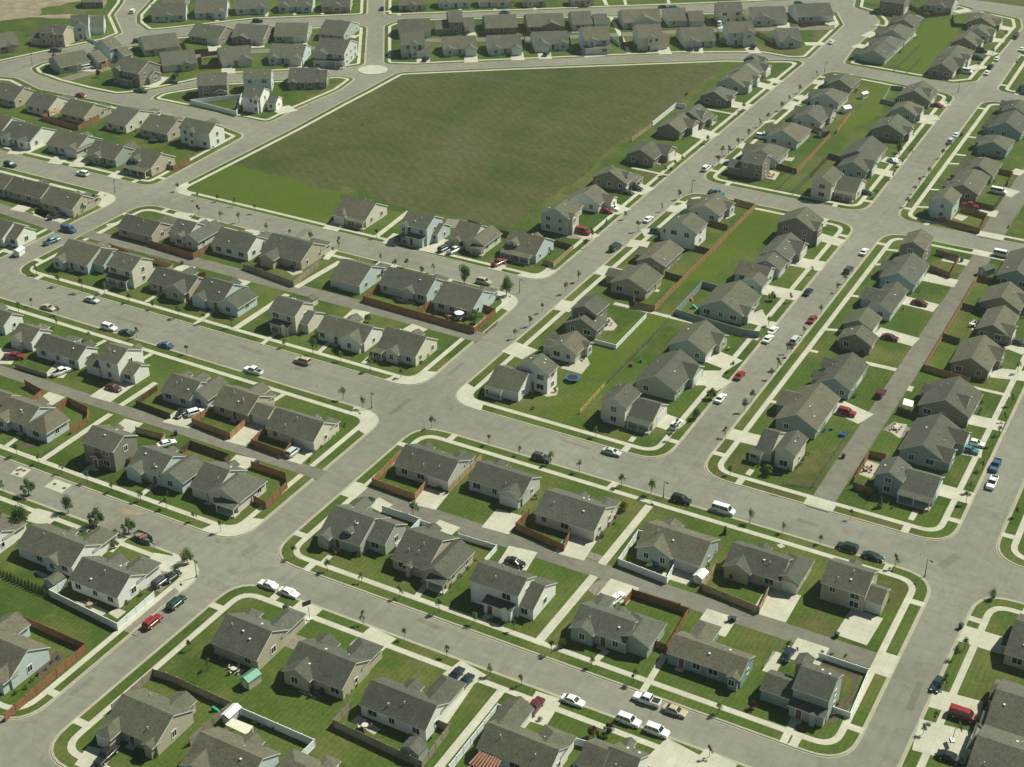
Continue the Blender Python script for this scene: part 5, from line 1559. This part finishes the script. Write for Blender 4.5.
def canopy(t, pts, h, mat, lab, name='patio_cover', slats=False):
    p = [Vector(at(t, *q, h)) for q in pts]
    c = sum(p, Vector((0, 0))) / len(p)
    root = obj(name, None, None, (c.x, c.y, 0))
    mb = MB(); q = [(v.x - c.x, v.y - c.y) for v in p]
    if slats:
        for k in range(9):
            u = (k + .5) / 9
            a = (q[0][0] + (q[1][0] - q[0][0]) * u, q[0][1] + (q[1][1] - q[0][1]) * u); b = (q[3][0] + (q[2][0] - q[3][0]) * u, q[3][1] + (q[2][1] - q[3][1]) * u)
            mb.bar(a, b, .3, h - .05, h + .12)
        mb.bar(q[0], q[1], .12, h - .2, h - .055); mb.bar(q[3], q[2], .12, h - .2, h - .055)
    else:
        mb.solid([(*v, h) for v in q] + [(*v, h + .14) for v in q], [(3, 2, 1, 0), (4, 5, 6, 7), (0, 1, 5, 4), (1, 2, 6, 5), (2, 3, 7, 6), (3, 0, 4, 7)])
    obj('roof', mb.mesh('canopy_roof', [mat]), root)
    for v in q:
        o = obj('post', _gd['w'], root, (v[0] * .92, v[1] * .92, GZ)); o.scale = (1, 1, h - .2)
    tag(root, lab, 'patio cover')
canopy('15', [(330, 510), (460, 572), (500, 520), (375, 472)], 2.3, plain('cream_metal', (.58, .54, .43), .6), 'flat cream patio roof beside the white metal shed')
canopy('25', [(768, 740), (930, 815), (970, 725), (845, 660)], 2.4, M['red_slats'], 'slatted reddish brown pergola at the bottom of the view', 'pergola', True)
canopy('00', [(300, 672), (370, 688), (395, 672), (330, 655)], 2.4, FENCEM['o'][0], 'orange timber patio roof inside an orange fence, upper left')
canopy('53', [(290, 125), (350, 140), (360, 105), (300, 88)], 2.0, M['white_metal'], 'white garden gazebo by the right-hand alley', 'gazebo')
# patios and decks are part of the ground
for t, pts in (('15', (320, 168, 380, 150, 450, 185, 410, 215)), ('15', (762, 305, 790, 305, 888, 345, 875, 360)), ('25', (65, 490, 110, 455, 245, 540, 205, 572)), ('04', (195, 358, 220, 352, 310, 390, 285, 415)), ('04', (650, 610, 700, 578, 760, 600, 705, 645)),
               ('04', (450, 540, 520, 540, 650, 600, 610, 630)), ('32', (540, 450, 560, 380, 600, 370, 645, 420, 620, 450)), ('32', (300, 675, 370, 640, 455, 590, 480, 650, 430, 712)), ('53', (30, 545, 75, 460, 175, 490, 100, 570)), ('53', (215, 290, 250, 235, 320, 245, 275, 330)),
               ('22', (315, 245, 350, 250, 400, 272, 460, 285, 430, 297, 370, 280)), ('P31', (740, 105, 760, 90, 800, 100, 775, 118)), ('41', (510, 300, 540, 255, 600, 270, 570, 315)), ('41', (650, 180, 690, 178, 670, 203, 620, 195)), ('33', (180, 60, 215, 20, 290, 25, 280, 70, 220, 80)),
               ('P31', (800, 530, 825, 510, 845, 540, 815, 555)), ('02', (900, 80, 935, 75, 1010, 110, 1000, 128)), ('P01', (150, 65, 200, 78, 180, 110, 130, 95)), ('41', (270, 540, 310, 505, 335, 520, 280, 550)), ('01', (185, 505, 245, 485, 320, 515, 270, 545)), ('P21', (930, 500, 1000, 470, 1020, 510, 960, 530)),
               ('12', (700, 95, 770, 75, 800, 100, 740, 120)), ('41', (840, 575, 870, 560, 880, 590, 850, 600)), ('52', (690, 410, 730, 390, 745, 425, 700, 440)), ('50', (320, 215, 360, 185, 375, 215, 340, 235))):
    sheet('patio', P(t, *pts), KH + .03, M['patio'])
for t, pts in (('05', (205, 180, 330, 70, 370, 75, 390, 100, 230, 250)), ('34', (500, 170, 560, 90, 640, 10, 680, 5, 560, 130, 530, 180)), ('44', (110, 360, 150, 350, 210, 270, 260, 200, 240, 185, 170, 260)), ('45', (480, 300, 500, 270, 560, 370, 520, 380)),
               ('35', (275, 40, 300, 15, 345, 25, 340, 50, 300, 60)), ('45', (410, 395, 440, 385, 465, 405, 440, 430, 415, 425)), ('35', (185, 470, 230, 420, 255, 420, 215, 490)), ('45', (900, 440, 990, 340, 1000, 370, 940, 490, 880, 500)), ('03', (120, 370, 170, 355, 215, 360, 200, 385, 140, 388)), ('P33', (200, 360, 230, 350, 370, 400, 320, 530, 305, 525, 345, 420, 240, 365))):
    sheet('mulch_bed', P(t, *pts), KH + .006, M['mulch'])

def lamp(t, x, y, h, lab, arm=0.9):
    X, Y = at(t, x, y, .1)
    root = obj('street_lamp', None, None, (X, Y, GZ), R(-30))
    mb = MB(); mb.tube((0, 0, 0), (0, 0, h), .09, .06, 8); mb.tube((0, 0, 0), (0, 0, .35), .15, .13, 8); mb.tube((0, 0, h - .1), (arm, 0, h + .12), .045, .04, 6)
    obj('pole', mb.mesh('lamp_pole', [M['post']]), root)
    hd = MB(); hd.box(arm - .25, arm + .4, -.17, .17, h + .04, h + .2); obj('lamp_head', hd.mesh('lamp_head', [M['post']]), root)
    tag(root, lab, 'street lamp', 'street lamps')
for t, x, y, lab in (('54', 425, 385, 'dark street lamp at the right crossing, near corner'), ('33', 920, 680, 'dark street lamp on the middle street opposite the cream house'), ('23', 190, 142, 'dark street lamp at the central crossing, left corner'), ('P21', 30, 402, 'dark street lamp at the corner below the field'),
                     ('41', 70, 385, 'dark street lamp at the corner right of the diagonal'), ('P30', 225, 292, 'dark street lamp at the upper crossing of the diagonal'), ('P30', 760, 367, 'dark street lamp at the upper right crossing'), ('01', 690, 385, 'dark street lamp at the left corner below the field'),
                     ('00', 193, 385, 'dark street lamp by the curving street at upper left'), ('14', 160, 388, 'dark street lamp on the paved corner left of the diagonal'), ('42', 560, -40, 'dark street lamp by the middle crossroads at right')):
    lamp(t, x, y, 4.0, lab)
def hoop(t, x, y, rz, lab):
    X, Y = at(t, x, y, .1)
    root = obj('basketball_hoop', None, None, (X, Y, KH), R(rz))
    mb = MB(); mb.box(-.5, .5, -.35, .35, 0, .25); obj('base', mb.mesh('hoop_base', [M['white_metal']]), root)
    mb = MB(); mb.tube((0, 0, .2), (0, .1, 2.6), .06, .05); mb.tube((0, .1, 2.6), (0, .9, 2.9), .05, .04); obj('pole', mb.mesh('hoop_pole', [M['post']]), root)
    mb = MB(); mb.box(-.85, .85, .9, .95, 2.6, 3.6)
    for k in range(12):
        t0, t1 = k * math.pi / 6, (k + 1) * math.pi / 6
        mb.tube((.24 * math.cos(t0), 1.22 + .24 * math.sin(t0), 2.8), (.24 * math.cos(t1), 1.22 + .24 * math.sin(t1), 2.8), .02, .02, 4)
    obj('backboard', mb.mesh('backboard', [M['post']]), root)
    tag(root, lab, 'basketball hoop')
hoop('14', 838, 645, 60, 'basketball hoop with a white base at the driveway of the corner house')
hoop('55', 590, 605, -60, 'basketball hoop over the wide driveway at lower right')
def bin_(t, x, y, lab):
    X, Y = at(t, x, y, .3)
    root = obj('wheeled_bin', None, None, (X, Y, .02), rng.uniform(0, 6))
    mb = MB(); v = [(-.26, -.3, .08), (.26, -.3, .08), (.26, .3, .08), (-.26, .3, .08), (-.33, -.38, 1.0), (.33, -.38, 1.0), (.33, .38, 1.0), (-.33, .38, 1.0)]
    mb.solid(v, [(3, 2, 1, 0), (4, 5, 6, 7), (0, 1, 5, 4), (1, 2, 6, 5), (2, 3, 7, 6), (3, 0, 4, 7)]); obj('body', mb.mesh('bin_body', [CARM['dark blue']]), root)
    mb = MB(); mb.box(-.36, .36, -.42, .42, 1.0, 1.09); obj('lid', mb.mesh('bin_lid', [CARM['dark grey']]), root)
    tag(root, lab, 'bin', 'wheeled rubbish bins')
for t, x, y, lab in (('54', 642, 690, 'dark blue rubbish bin by the far right street'), ('44', 300, 650, 'dark bin beside the alley, left of a pair'), ('44', 324, 652, 'dark bin beside the alley, right of a pair'), ('44', 940, 745, 'blue bin at the alley driveway of the tan house'),
                     ('43', 978, 438, 'dark bin on the right-hand alley'), ('13', 522, 480, 'dark bin on the left alley beside a brown fence'), ('13', 35, 300, 'dark bin on the left alley by a parked white car'), ('12', 72, 48, 'dark bin on the alley near the tan box fence'),
                     ('51', 645, 42, 'dark bin on the upper right alley'), ('52', 645, 30, 'dark bin by the brown fence near the right alley'), ('35', 1015, 420, 'dark bin'),):
    if lab != 'dark bin': bin_(t, x, y, lab)
# trampoline, pools, boat, furniture
def trampoline(t, x, y, r, lab, colr=(.02, .12, .36)):
    X, Y = at(t, x, y, .5)
    root = obj('trampoline', None, None, (X, Y, GZ))
    m = plain('trampoline_pad', colr, .6)
    mb = MB(); n = 20
    a = [(r * math.cos(6.283 * i / n), r * math.sin(6.283 * i / n)) for i in range(n)]; b = [(x_ * .82, y_ * .82) for x_, y_ in a]
    ring(mb, a, b, .92); ring(mb, a, a, .92, zb=.84); obj('rim', mb.mesh('trampoline_rim', [m]), root)
    mb = MB(); mb.face([(*q, .9) for q in b]); obj('mat', mb.mesh('trampoline_mat', [M['rubber']]), root)
    for k in range(0, n, 4):
        mb = MB(); mb.tube((a[k][0], a[k][1], 0), (a[k][0], a[k][1], .9), .04, .04); obj('leg', mb.mesh('trampoline_leg', [M['post']]), root)
    tag(root, lab, 'trampoline')
trampoline('32', 375, 738, 1.65, 'round trampoline with a bright blue rim behind the white house')
trampoline('P00', 618, 562, 1.6, 'dark trampoline on the lawn at upper left', (.03, .03, .03))
def pool(t, x, y, r, lab):
    X, Y = at(t, x, y, .3)
    root = obj('paddling_pool', None, None, (X, Y, GZ))
    mb = MB(); n = 20
    a = [(r * math.cos(6.283 * i / n), r * math.sin(6.283 * i / n)) for i in range(n)]; b = [(q[0] * .88, q[1] * .88) for q in a]
    for i in range(n):
        j = (i + 1) % n; mb.face([(*a[i], 0), (*a[j], 0), (*a[j], .7), (*a[i], .7)])
    ring(mb, a, b, .7); obj('wall', mb.mesh('pool_wall', [plain('pool_blue', (.03, .15, .42), .4)]), root)
    mb = MB(); mb.face([(*q, .58) for q in b]); obj('water', mb.mesh('pool_water', [plain('pool_water', (.03, .09, .14), .05, var=.1)]), root)
    tag(root, lab, 'paddling pool')
pool('34', 885, 290, 1.5, 'round blue paddling pool inside the white fenced yard')
pool('43', 975, 305, .7, 'little blue paddling pool on the lawn by the right alley')
def furniture(t, x, y, lab, colr, kind='set'):
    X, Y = at(t, x, y, .4)
    root = obj('garden_table_set' if kind == 'set' else 'garden_parasol', None, None, (X, Y, KH + .02), rng.uniform(0, 3))
    m = plain('furniture_' + kind + str(len(THINGS)), colr, .7)
    mb = MB(); mb.tube((0, 0, .66), (0, 0, .72), .6, .6, 12); mb.tube((0, 0, 0), (0, 0, .66), .05, .05); obj('table', mb.mesh('table', [m]), root)
    for k in range(4):
        t_ = k * 1.57 + .4; cx, cy = .95 * math.cos(t_), .95 * math.sin(t_)
        mb = MB(); mb.box(-.22, .22, -.22, .22, .38, .44); mb.box(.18, .24, -.22, .22, .44, .9)
        for sx in (-.18, .18):
            for sy in (-.18, .18): mb.box(sx - .02, sx + .02, sy - .02, sy + .02, 0, .38)
        obj('chair', mb.mesh('chair', [m]), root, (cx, cy, 0), t_)
    if kind != 'set':
        mb = MB(); mb.tube((0, 0, .7), (0, 0, 2.3), .03, .03)
        obj('pole', mb.mesh('parasol_pole', [M['post']]), root)
        mb = MB()
        for k in range(8):
            a0, a1 = k * math.pi / 4, (k + 1) * math.pi / 4
            mb.face([(1.3 * math.cos(a0), 1.3 * math.sin(a0), 1.95), (1.3 * math.cos(a1), 1.3 * math.sin(a1), 1.95), (0, 0, 2.4)])
        obj('canopy', mb.mesh('parasol_canopy', [plain('parasol_cloth' + str(len(THINGS)), colr, .9)]), root)
    tag(root, lab, 'parasol' if kind != 'set' else 'garden furniture')
furniture('15', 385, 180, 'pale table and chairs on the patio behind the tan corner house', (.5, .46, .38))
furniture('04', 540, 560, 'wooden table and chairs inside the white corner fence', (.33, .23, .14))
furniture('15', 875, 320, 'dark garden chairs on the patio of the tan house', (.08, .08, .08))
furniture('22', 715, 375, 'white garden parasol inside the long reddish brown fence', (.72, .76, .76), 'parasol')
furniture('22', 660, 365, 'salmon red garden table and chairs inside the long reddish brown fence', (.30, .10, .08))
furniture('22', 420, 272, 'dark table and chairs on the curved patio behind a white house', (.06, .06, .06))
furniture('53', 80, 510, 'rusty table and chairs in the yard with the brown fence', (.16, .09, .06))
furniture('53', 255, 265, 'pale chairs on the patio by the right-hand alley', (.45, .43, .40))
furniture('32', 585, 405, 'dark chairs on the rounded patio of the taupe house', (.06, .07, .07))
furniture('45', 870, -60, 'white table', (.7, .7, .7)) if False else None
furniture('25', 150, 520, 'pale bench set on the deck inside the weathered grey fence', (.5, .47, .42))
furniture('41', 545, 285, 'orange brown chairs on the back patio of the taupe corner house', (.36, .17, .09))
furniture('52', 712, 415, 'white table and chairs on a back lawn by the right alley', (.62, .62, .58))
# older repairs in the road surface
for t, a_, b_, w_ in (('23', (300, 180), (420, 90), 1.2), ('14', (430, 250), (520, 200), 1.6), ('33', (300, 330), (480, 390), 1.0), ('44', (700, 40), (830, 85), 1.4), ('54', (520, 330), (620, 260), 1.8),
                      ('24', (470, 640), (600, 700), 1.1), ('12', (420, 540), (560, 590), 1.3), ('02', (700, 370), (860, 420), 1.0), ('55', (330, 420), (400, 250), 1.2), ('05', (420, 330), (560, 220), 1.1), ('22', (640, 720), (740, 640), 1.2)):
    strip('road_patch', at(t, *a_), at(t, *b_), w_, .007, M['alley'])
# a green boat on its trailer, a wedge tarp and toys
X, Y = at('04', 868, 160, .5)
root = obj('boat_on_trailer', None, None, (X, Y, .02), R(-8))
mb = MB()
prof = [(-2.6, .75, .55), (-1.5, .95, .5), (0, 1.0, .5), (1.4, .75, .55), (2.5, .05, .8)]
rows = [[(x_, -w_, 1.15), (x_, -w_ * .7, z_), (x_, w_ * .7, z_), (x_, w_, 1.15)] for x_, w_, z_ in prof]
vs = [p for r_ in rows for p in r_]; fs = []
for i in range(4):
    for k in range(3): fs.append((i * 4 + k, i * 4 + k + 1, i * 4 + k + 5, i * 4 + k + 4))
fs.append((3, 2, 1, 0)); mb.solid(vs, fs); obj('hull', mb.mesh('boat_hull', [M['green_metal']]), root)
mb = MB(); mb.box(-2.3, -.2, -.7, .7, .7, .75); mb.box(-1.2, -.8, -.6, .6, .75, 1.05); mb.box(-.1, .3, -.6, .6, .75, 1.3); obj('seats', mb.mesh('boat_seats', [M['red_slats']]), root)
mb = MB(); mb.box(-2.2, 3.3, -.08, .08, .35, .45); mb.box(-1.2, -1.0, -1.0, 1.0, .35, .45); obj('trailer', mb.mesh('boat_trailer', [M['post']]), root)
for s in (-1, 1): obj('wheel', WHEEL, root, (-1.1, s * 1.05, .34))
tag(root, 'green open boat on a trailer at the kerb left of the diagonal', 'boat')
def toy(t, x, y, s, colr, lab, name='play_slide'):
    X, Y = at(t, x, y, .3)
    root = obj(name, None, None, (X, Y, GZ), rng.uniform(0, 6))
    m = plain('toy_plastic' + str(len(THINGS)), colr, .4)
    mb = MB(); v = [(-.5, -.3, 0), (.9, -.3, 0), (.9, .3, 0), (-.5, .3, 0), (-.5, -.3, 1.0), (-.2, -.3, 1.0), (-.2, .3, 1.0), (-.5, .3, 1.0)]
    mb.solid([tuple(c * s for c in q) for q in v], [(3, 2, 1, 0), (4, 5, 6, 7), (0, 1, 5, 4), (1, 2, 6, 5), (2, 3, 7, 6), (3, 0, 4, 7)]); obj('slide', mb.mesh('slide', [m]), root)
    mb = MB()
    for k in range(4): mb.box(-.62 * s, -.52 * s, -.3 * s, .3 * s, .2 * s * (k + 1), .2 * s * (k + 1) + .05)
    obj('ladder', mb.mesh('slide_ladder', [M['post']]), root)
    tag(root, lab, 'toy')
toy('34', 840, 315, .9, (.25, .55, .12), 'lime green play slide inside the white fenced yard')
toy('42', 85, 310, 1.0, (.05, .40, .45), 'turquoise play slide in the slate fenced yard')
toy('42', 65, 262, .8, (.55, .08, .05), 'red play slide in the slate fenced yard')
toy('32', 725, 655, .9, (.60, .12, .03), 'red and orange play slide on the green strip')
toy('32', 790, 630, .8, (.04, .25, .33), 'blue play slide on the green strip')
toy('42', 287, 558, .8, (.70, .55, .02), 'yellow play slide on a front lawn by the right diagonal')
toy('15', 270, 420, .9, (.02, .24, .14), 'green play slide in the back garden by the white metal shed')
toy('43', 905, 270, .7, (.05, .20, .42), 'small blue play slide on the lawn by the right alley')
for k, (x, y, lab) in enumerate(((105, 518, 'round manhole lid, far left of four on the upper concrete patch'), (145, 520, 'round manhole lid, right of four on the upper concrete patch'), (103, 540, 'round manhole lid, bottom of four on the upper concrete patch'), (125, 513, 'round manhole lid, top of four on the upper concrete patch'),
                     (328, 600, 'round manhole lid, left on the larger concrete patch'), (385, 625, 'round manhole lid, right on the larger concrete patch'))):
    X, Y = at('03', x, y)
    mb = MB(); mb.tube((0, 0, 0), (0, 0, .03), .42, .42, 16)
    tag(obj('manhole_lid', mb.mesh('manhole_lid', [M['bark']]), None, (X, Y, .008)), lab, 'manhole lid', 'manhole lids')

# ------------------------------------------------------------------ no two things may carry the same label
from collections import defaultdict
by = defaultdict(list)
for o in THINGS: by[o['label']].append(o)
for lab, os_ in by.items():
    if len(os_) < 2 or 'dense row' in lab: continue
    os_.sort(key=lambda o: project(o.location.x, o.location.y, 0)[0])
    n = len(os_)
    for i, o in enumerate(os_):
        if n == 2: pre = ('left', 'right')[i] + ' of two:'
        else: pre = ORD[i + 1] + ' from left:'
        o['label'] = pre + ' ' + lab
for o in THINGS:
    nw = len(o['label'].split())
    if nw > 16 or nw < 4: print('LABEL', nw, o['label'])

# ------------------------------------------------------------------ light, sky, camera
ELEV, SAZ = R(50), R(32)             # the sun stands a little right of +Y
sun_dir = Vector((math.sin(SAZ) * math.cos(ELEV), math.cos(SAZ) * math.cos(ELEV), math.sin(ELEV)))
sd = bpy.data.lights.new('sun', 'SUN'); sd.energy = 5.0; sd.angle = R(.53); sd.color = (.985, 1.0, .85)
so = bpy.data.objects.new('sun', sd); COL.objects.link(so)
so.rotation_euler = sun_dir.to_track_quat('Z', 'Y').to_euler()
w = bpy.data.worlds.new('World'); scn.world = w; w.use_nodes = True
nt = w.node_tree; bg = nt.nodes['Background']
sky = nt.nodes.new('ShaderNodeTexSky'); sky.sky_type = 'NISHITA'; sky.sun_disc = False
sky.sun_elevation = ELEV; sky.sun_rotation = SAZ
sky.altitude = 1400; sky.dust_density = 3.0
tint = nt.nodes.new('ShaderNodeMix'); tint.data_type = 'RGBA'; tint.blend_type = 'MULTIPLY'; tint.inputs[0].default_value = 1
tint.inputs[7].default_value = (.88, 1.04, .90, 1)
nt.links.new(sky.outputs[0], tint.inputs[6]); nt.links.new(tint.outputs[2], bg.inputs['Color']); bg.inputs['Strength'].default_value = .047
# the air: a faint haze that softens the far rows
hz = bpy.data.materials.new('haze'); hz.use_nodes = True
hn = hz.node_tree; hn.nodes.remove(hn.nodes['Principled BSDF'])
pv = hn.nodes.new('ShaderNodeVolumePrincipled'); pv.inputs['Density'].default_value = .00010; pv.inputs['Color'].default_value = (.86, 1.0, .90, 1)
pv.inputs['Anisotropy'].default_value = .2
hn.links.new(pv.outputs[0], hn.nodes['Material Output'].inputs['Volume'])
mb = MB(); mb.box(-2590, 1550, -290, 2590, -1.0, 190)
struct(obj('haze', mb.mesh('haze', [hz])), 'stuff')
cd = bpy.data.cameras.new('camera'); cam = bpy.data.objects.new('camera', cd); COL.objects.link(cam)
cd.sensor_width = 36; cd.lens = FPX / 1024 * 36
cd.clip_start = 1; cd.clip_end = 6000
fwd = Vector((-SA * CP, CA * CP, -SP))
cam.location = (0, 0, HCAM)
cam.rotation_euler = fwd.to_track_quat('-Z', 'Y').to_euler()
scn.camera = cam
scn.view_settings.view_transform = 'Standard'; scn.view_settings.look = 'None'
scn.view_settings.gamma = 1; scn.view_settings.use_curve_mapping = False
scn.view_settings.exposure = 0.37
scn.render.engine = 'CYCLES'
scn.cycles.max_bounces = 4; scn.cycles.diffuse_bounces = 2; scn.cycles.glossy_bounces = 2
